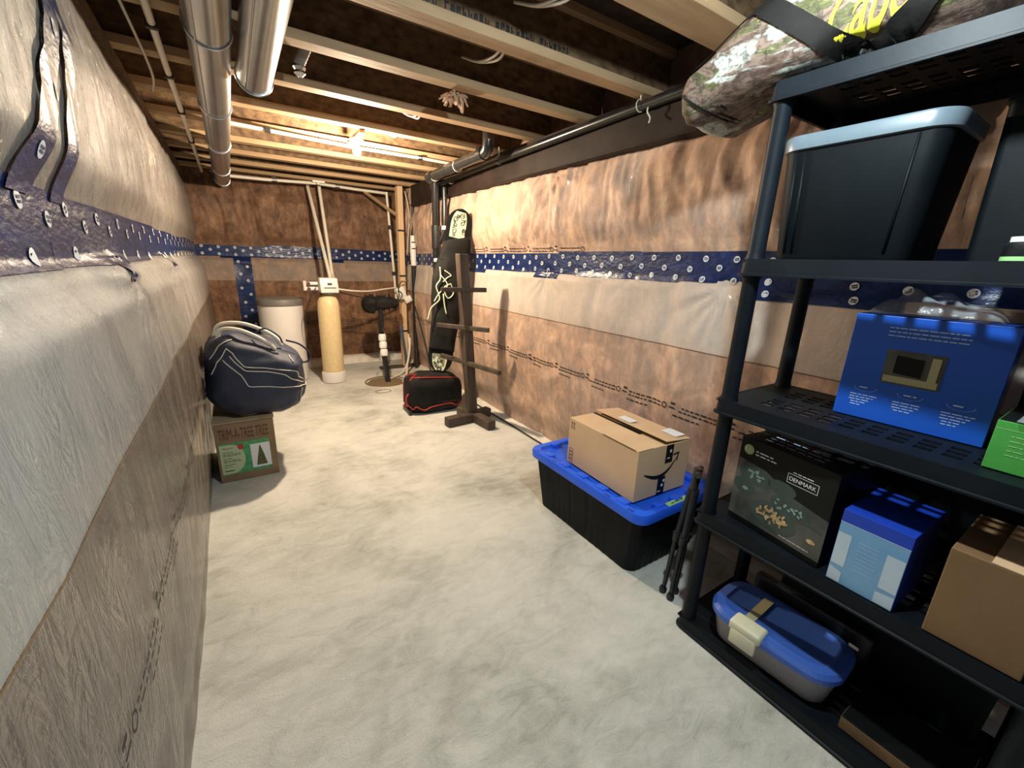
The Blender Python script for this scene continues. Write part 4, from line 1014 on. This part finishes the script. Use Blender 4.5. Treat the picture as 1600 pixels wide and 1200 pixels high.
loft(bm, [[bagP(i/nu, k/nv) for k in range(nv)] for i in range(nu+1)]); obj('bag_body', bm, M['camo'], t, smooth=True)
from mathutils.bvhtree import BVHTree
bagme = bpy.data.objects['bag_body'].data
bvh = BVHTree.FromPolygons([v.co.copy() for v in bagme.vertices], [tuple(p.vertices) for p in bagme.polygons])
def onbag(y, z, lift=.006):
    """point on the room side of the bag at world height z and depth y"""
    yl, zl = y-.50, z-(SZ[4]+.003)
    for dz in (0, -.01, -.02, -.03, -.05, -.08, .02, .05):
        h = bvh.ray_cast(Vector((-1, yl, zl+dz)), Vector((1, 0, 0)))
        if h[0] is not None: return h[0]+Vector((-lift, 0, -dz if dz < 0 else 0))+Vector((0, 0, max(0, h[1].z)*lift))
    return Vector((-.16, yl, zl))
def strap(pts, wd, name, mat='blackcloth', lift=.008):
    P = smooth_path([(0, y, z) for y, z in pts], 8); bm = BM(); prev = None
    for i in range(len(P)):
        tg = (P[min(i+1, len(P)-1)]-P[max(i-1, 0)]).normalized(); pr = Vector((0, -tg.z, tg.y))*wd/2
        a = onbag(P[i].y+pr.y, P[i].z+pr.z, lift); b = onbag(P[i].y-pr.y, P[i].z-pr.z, lift); c = (a+b)/2; c.x = min(c.x, onbag(P[i].y, P[i].z, lift).x)
        q = [bm.verts.new(v) for v in (a, c, b, b+Vector((.005, 0, 0)), c+Vector((.005, 0, 0)), a+Vector((.005, 0, 0)))]
        if prev:
            for k in range(6): bm.faces.new((prev[k], prev[(k+1) % 6], q[(k+1) % 6], q[k]))
        prev = q
    obj(name, bm, M[mat], t, smooth='auto')
strap([(.90, 2.27), (.82, 2.215), (.73, 2.145), (.66, 2.09), (.61, 2.065)], .052, 'strap')
strap([(.62, 2.06), (.56, 2.075), (.49, 2.115), (.42, 2.17), (.36, 2.23)], .045, 'strap', lift=.012)
strap([(1.13, 2.15), (1.03, 2.19), (.95, 2.225), (.85, 2.26)], .014, 'zip')
strap([(1.13, 2.09), (1.05, 2.03), (1.0, 1.985)], .008, 'piping')
def wrap_text(body, y0, y1, z0, z1, slope, mat):
    """script lettering laid on the room side of the bag; reads toward smaller y"""
    cu = bpy.data.curves.new('t', 'FONT'); cu.body = body; cu.size = 1; cu.shear = .5; cu.offset = .014
    to = bpy.data.objects.new('t', cu); C.objects.link(to); bpy.context.view_layer.update()
    me = bpy.data.meshes.new_from_object(to.evaluated_get(bpy.context.evaluated_depsgraph_get())); bpy.data.objects.remove(to)
    xs = [q.co.x for q in me.vertices]; ys = [q.co.y for q in me.vertices]
    bm = BM(); bm.from_mesh(me); bmesh.ops.triangulate(bm, faces=bm.faces[:]); bmesh.ops.subdivide_edges(bm, edges=[e for e in bm.edges if e.calc_length() > .08], cuts=3)
    for q in bm.verts:
        a = (q.co.x-min(xs))/(max(xs)-min(xs)); b = (q.co.y-min(ys))/(max(ys)-min(ys))
        q.co = onbag(y0+(y1-y0)*a, z0+(z1-z0)*b+slope*a, .004)
    bm.to_mesh(me); bm.free()
    me.materials.clear(); me.materials.append(mat); o = bpy.data.objects.new('script_lettering', me); C.objects.link(o); o.parent = t
wrap_text("Cabela's", .685, .40, 2.085, 2.20, .035, M['yellow'])

# ------------------------------------------------------------------ navy duffel on the tree carton
t = thing('duffel_bag', 'stuffed navy duffel bag with cream piping and loose handles on the tree carton', 'bag', (.06, 3.42, .422))
def duf(u, v_, k=1.0):
    """u: longitude 0..1 (0 = +X, .75 = -Y toward the room), v_: 0 bottom .. 1 top"""
    a = 2*pi*u; b = pi*(v_-.5); e = .5
    x = .30*sp(cos(a), .6)*sp(cos(b), e); y = .30*sp(sin(a), .6)*sp(cos(b), e); z = .285*sp(sin(b), .62)
    x += .03*N3(cos(a)*1.5, sin(a)*1.5, b*1.3)+.05*(b < 0)*(-b)*.2; y += .03*N3(cos(a)*1.4, b*1.4, sin(a)*1.5+5); z += .03*N3(cos(a)*1.2+3, sin(a)*1.2, b)
    rg = .012*(1-3*abs(N3(x*5+3, z*7, y*5))) + .007*(1-3*abs(N3(x*11, z*9, y*11))); x += rg*cos(a); y += rg*sin(a)
    z += .285 - .42*max(0, x+.12)*(z > 0)*max(0, sin(b)) - (.05*max(0, -x-.15))*(z > 0)
    z = max(z, 0.0)
    return Vector((x*k, y*k, z if k == 1 else .285+(z-.285)*k))
bm = BM(); nu, nv = 72, 40
loft(bm, [[duf(k/nu, max(.002, min(.998, j/nv))) for k in range(nu)] for j in range(nv+1)]); obj('bag_body', bm, M['navy'], t, smooth=True)
def pipe_on(fn, pts, r, mat, name, parent, k=1.012):
    bm = BM(); tube(bm, smooth_path([fn(u, v_, k) for u, v_ in pts], 5), r, 6); return obj(name, bm, mat, parent, smooth=True)
def dens(pts, n=6):
    out = []
    for a, b in zip(pts, pts[1:]): out += [(a[0]+(b[0]-a[0])*k/n, a[1]+(b[1]-a[1])*k/n) for k in range(n)]
    return out+[pts[-1]]
for pts in ([(.62, .52), (.66, .62), (.69, .70), (.715, .66), (.74, .56), (.79, .53), (.86, .50), (.93, .47), (.96, .44), (.94, .42), (.88, .44), (.80, .47), (.74, .49), (.70, .55), (.67, .60)],
            [(.70, .63), (.74, .535), (.80, .505), (.87, .475), (.93, .445)], [(.60, .62), (.65, .72), (.70, .80)], [(.86, .78), (.85, .70), (.845, .60)], [(.60, .10), (.70, .07), (.80, .06), (.90, .10), (.97, .2)], [(.88, .42), (.89, .30), (.885, .18)]):
    pipe_on(duf, dens(pts), .0035, M['piping'], 'piping', t)
for pts, r in (([(-.20, -.16, .50), (-.17, -.17, .60), (-.08, -.20, .605), (.02, -.21, .555), (.09, -.21, .50), (.12, -.20, .46)], .013), ([(-.22, .02, .52), (-.18, .0, .61), (-.06, -.05, .625), (.06, -.08, .58), (.14, -.09, .52), (.17, -.09, .46)], .013), ([(.20, -.1, .50), (.28, -.12, .47), (.34, -.12, .40), (.33, -.10, .34), (.27, -.10, .33)], .007), ([(.02, -.15, .57), (.08, -.18, .60), (.15, -.2, .55), (.17, -.2, .50)], .006)):
    bm = BM(); tube(bm, smooth_path(pts, 7), r, 8); obj('handle', bm, M['piping'] if r > .008 else M['navy'], t, smooth=True)

# ------------------------------------------------------------------ red trimmed bag
t = thing('travel_bag', 'black wheeled travel bag with red piping on the floor before the snowboard', 'bag', (1.605, 3.93, 0), radians(-3))
def trav(u, v_, k=1.0):
    a = 2*pi*u; b = pi*(v_-.5)
    x = .29*sp(cos(a), .45)*sp(cos(b), .42); y = .165*sp(sin(a), .5)*sp(cos(b), .42); z = .20*sp(sin(b), .5)
    x += .012*N3(cos(a)*2, b*2, sin(a)*2); y += .015*N3(cos(a)*2, b*2, sin(a)*2+4); z += .012*N3(cos(a)*2+7, sin(a)*2, b*2) - .035*max(0, x)/.29*(z > 0)
    z = max(z+.20, 0)
    return Vector((x*k, y*k, .2+(z-.2)*k if k != 1 else z))
bm = BM(); loft(bm, [[trav(k/64, max(.003, min(.997, j/34))) for k in range(64)] for j in range(35)]); obj('bag_body', bm, M['blackcloth'], t, smooth=True)
for pts in ([(.45+.55*k/30, .37-.03*sin(k)) for k in range(31)], [(.53, .70), (.54, .76), (.60, .80), (.70, .80), (.80, .80), (.90, .78)], [(.44, .40), (.46, .55), (.48, .75), (.52, .9)], [(.56, .85), (.54, .80), (.53, .68)]):
    pipe_on(trav, pts, .0055, M['red'], 'red_piping', t, 1.01)
bm = BM(); f = Face((-.02, -.180, .12), (1, 0, 0), (0, 0, 1)); f.words(bm, .05, .24, .0, .018, .0); obj('side_print', bm, M['redink'], t)
bm = BM(); tube(bm, smooth_path([(-.285, -.09, .10), (-.31, -.10, .13), (-.31, -.1, .19), (-.285, -.09, .22)], 5), .008, 6); obj('grab_handle', bm, M['red'], t, smooth=True)
bm = BM(); box(bm, -.29, -.26, -.12, .12, 0, .05, .01); obj('corner_guard', bm, M['blackpl'], t, smooth='auto')

# ------------------------------------------------------------------ snowboard in a sleeve
P0, P1 = Vector((1.665, 3.93, .395)), Vector((1.985, 4.05, 1.985))
ax_ = (P1-P0); LEN = ax_.length; ax_.normalize()
side = Vector((1, -.15, 0)); side = (side-ax_*side.dot(ax_)).normalized(); nrm = side.cross(ax_).normalized()
if nrm.y > 0: nrm = -nrm
t = thing('snowboard', 'upright snowboard in a slipping black sleeve, pale swirl art on both tips', 'snowboard', P0)
def brd(s, c, h=0):   # s along 0..LEN, c across
    bend = .05*((abs(s/LEN-.5)*2)**6)
    return ax_*s + side*c + nrm*(bend+h)
def halfw(s):
    q = min(s, LEN-s); tip = math.sqrt(max(0, 1-(1-min(1, q/.16))**2)); return max(.004, (.118+.014*abs(s/LEN-.5)*2)*tip)
bm = BM(); n = 60; outs = []
for i in range(n+1):
    s = LEN*(.5-.5*cos(pi*i/n)); hwid = halfw(s); outs.append([brd(s, hwid*c, h) for c, h in ((-1, 0), (-.5, .003), (0, .004), (.5, .003), (1, 0), (1, -.010), (-1, -.010))])
loft(bm, outs); obj('board', bm, M['blackcard'], t, smooth='auto')
def swirls(s0, s1, off, seed, wsc=1.0):
    bm = BM(); random.seed(seed)
    # pale ground
    m = 20; prev = None
    for i in range(m+1):
        s = s0+(s1-s0)*i/m; hw_ = halfw(s)*.86*wsc
        q = [bm.verts.new(brd(s, off*hw_+hw_*c, .006)) for c in (-.8, -.3, .2, .62)]
        if prev:
            for k in range(3): bm.faces.new((prev[k], prev[k+1], q[k+1], q[k]))
        prev = q
    o = obj('tip_art', bm, M['boardart'], t)
    bm = BM()
    for k in range(11):
        s = random.uniform(s0+.02, s1-.02); hw_ = halfw(s); c = random.uniform(-.6, .45)*hw_; r = random.uniform(.014, .034); ph = random.uniform(0, 6)
        tube(bm, [brd(s+r*(1-q/26)*cos(ph+q*.42), c+r*.8*(1-q/26)*sin(ph+q*.42), .0075) for q in range(20)], .0028, 5)
    obj('swirl_lines', bm, M['ink'], o, smooth=True)
swirls(LEN-.275, LEN-.03, 0, 5); swirls(.02, .185, 0, 9)
# sleeve: loose cloth over the middle, baggy
outs = []
for i in range(41):
    s = .22+(LEN-.50)*i/40; f_ = i/40; w0 = .135+.055*exp(-((f_-.60)/.25)**2)+.02*N3(f_*4, 2, 1); dp = .045+.025*sin(pi*f_)+.01*N3(f_*6, 1, 1)
    if f_ > .93: w0 -= .25*(f_-.93); dp *= 1-6*(f_-.93)
    outs.append([brd(s+.05*cos(a)*(f_ > .8), w0*sp(cos(a), .8)*(1+.06*N3(f_*7, cos(a)*2, sin(a)*2)), dp*sin(a)*(1+.3*N3(f_*9, cos(a)*3, sin(a)))) for a in [2*pi*k/28 for k in range(28)]])
bm = BM(); loft(bm, outs); obj('sleeve', bm, M['blackcloth'], t, smooth=True)
bm = BM()
def bp(f_, c, h=.0): s = .22+(LEN-.50)*f_; return brd(s, c, .075+h)
for P in ([(.72, -.15), (.62, -.13), (.55, -.16), (.45, -.11), (.36, -.18), (.25, -.2)], [(.66, -.14), (.58, -.05), (.50, -.12), (.42, -.16)], [(.70, -.10), (.67, -.03), (.645, -.06), (.60, -.10)], [(.50, -.08), (.40, -.05), (.33, -.02)], [(.60, -.02), (.52, .02), (.47, -.03), (.55, -.08), (.60, -.02)]):
    tube(bm, smooth_path([bp(a, b) for a, b in P], 6), .006, 6)
obj('drawstrings', bm, M['boardart'], t, smooth=True)

# ------------------------------------------------------------------ dark wooden stand with cross bars
t = thing('wooden_stand', 'dark stained wooden post stand with three cross bars before the right wall', 'stand', (1.815, 3.455, 0))
top = Vector((-.115, 0, 1.56))
bm = BM(); hw_ = .044
loft(bm, [[Vector((x*hw_, y*hw_, 0))+top*k+Vector((0, 0, .0)) for x, y in ((1, 1), (-1, 1), (-1, -1), (1, -1))] for k in (.03, .35, .7, 1.0)])
bmesh.ops.bevel(bm, geom=[e for e in bm.edges], offset=.004, segments=1, affect='EDGES'); obj('post', bm, M['dkwood'], t)
def bar(a, b, wd, ht, name='cross_bar', mat='dkwood', bev=.005):
    a, b = Vector(a)-Vector((1.815, 3.455, 0)), Vector(b)-Vector((1.815, 3.455, 0)); d = b-a; L = d.length; ang = math.atan2(d.y, d.x)
    bm = BM(); box(bm, 0, L, -wd/2, wd/2, -ht/2, ht/2, bev, mat=Matrix.Translation(a) @ Matrix.Rotation(ang, 4, 'Z')); obj(name, bm, M[mat], t)
bar((1.505, 3.46, 1.257), (1.905, 3.375, 1.257), .03, .04)
bar((1.55, 3.66, .922), (1.84, 3.20, .922), .03, .04)
bar((1.665, 3.84, .585), (1.835, 2.985, .585), .035, .04)
bar((1.515, 3.40, .045), (1.80, 3.425, .045), .09, .088, 'foot', bev=.012); bar((1.84, 3.46, .045), (2.02, 3.49, .045), .09, .088, 'foot', bev=.012)
bar((1.852, 3.13, .045), (1.825, 3.40, .045), .09, .088, 'foot', bev=.012); bar((1.815, 3.47, .045), (1.78, 3.66, .045), .09, .088, 'foot', bev=.012)
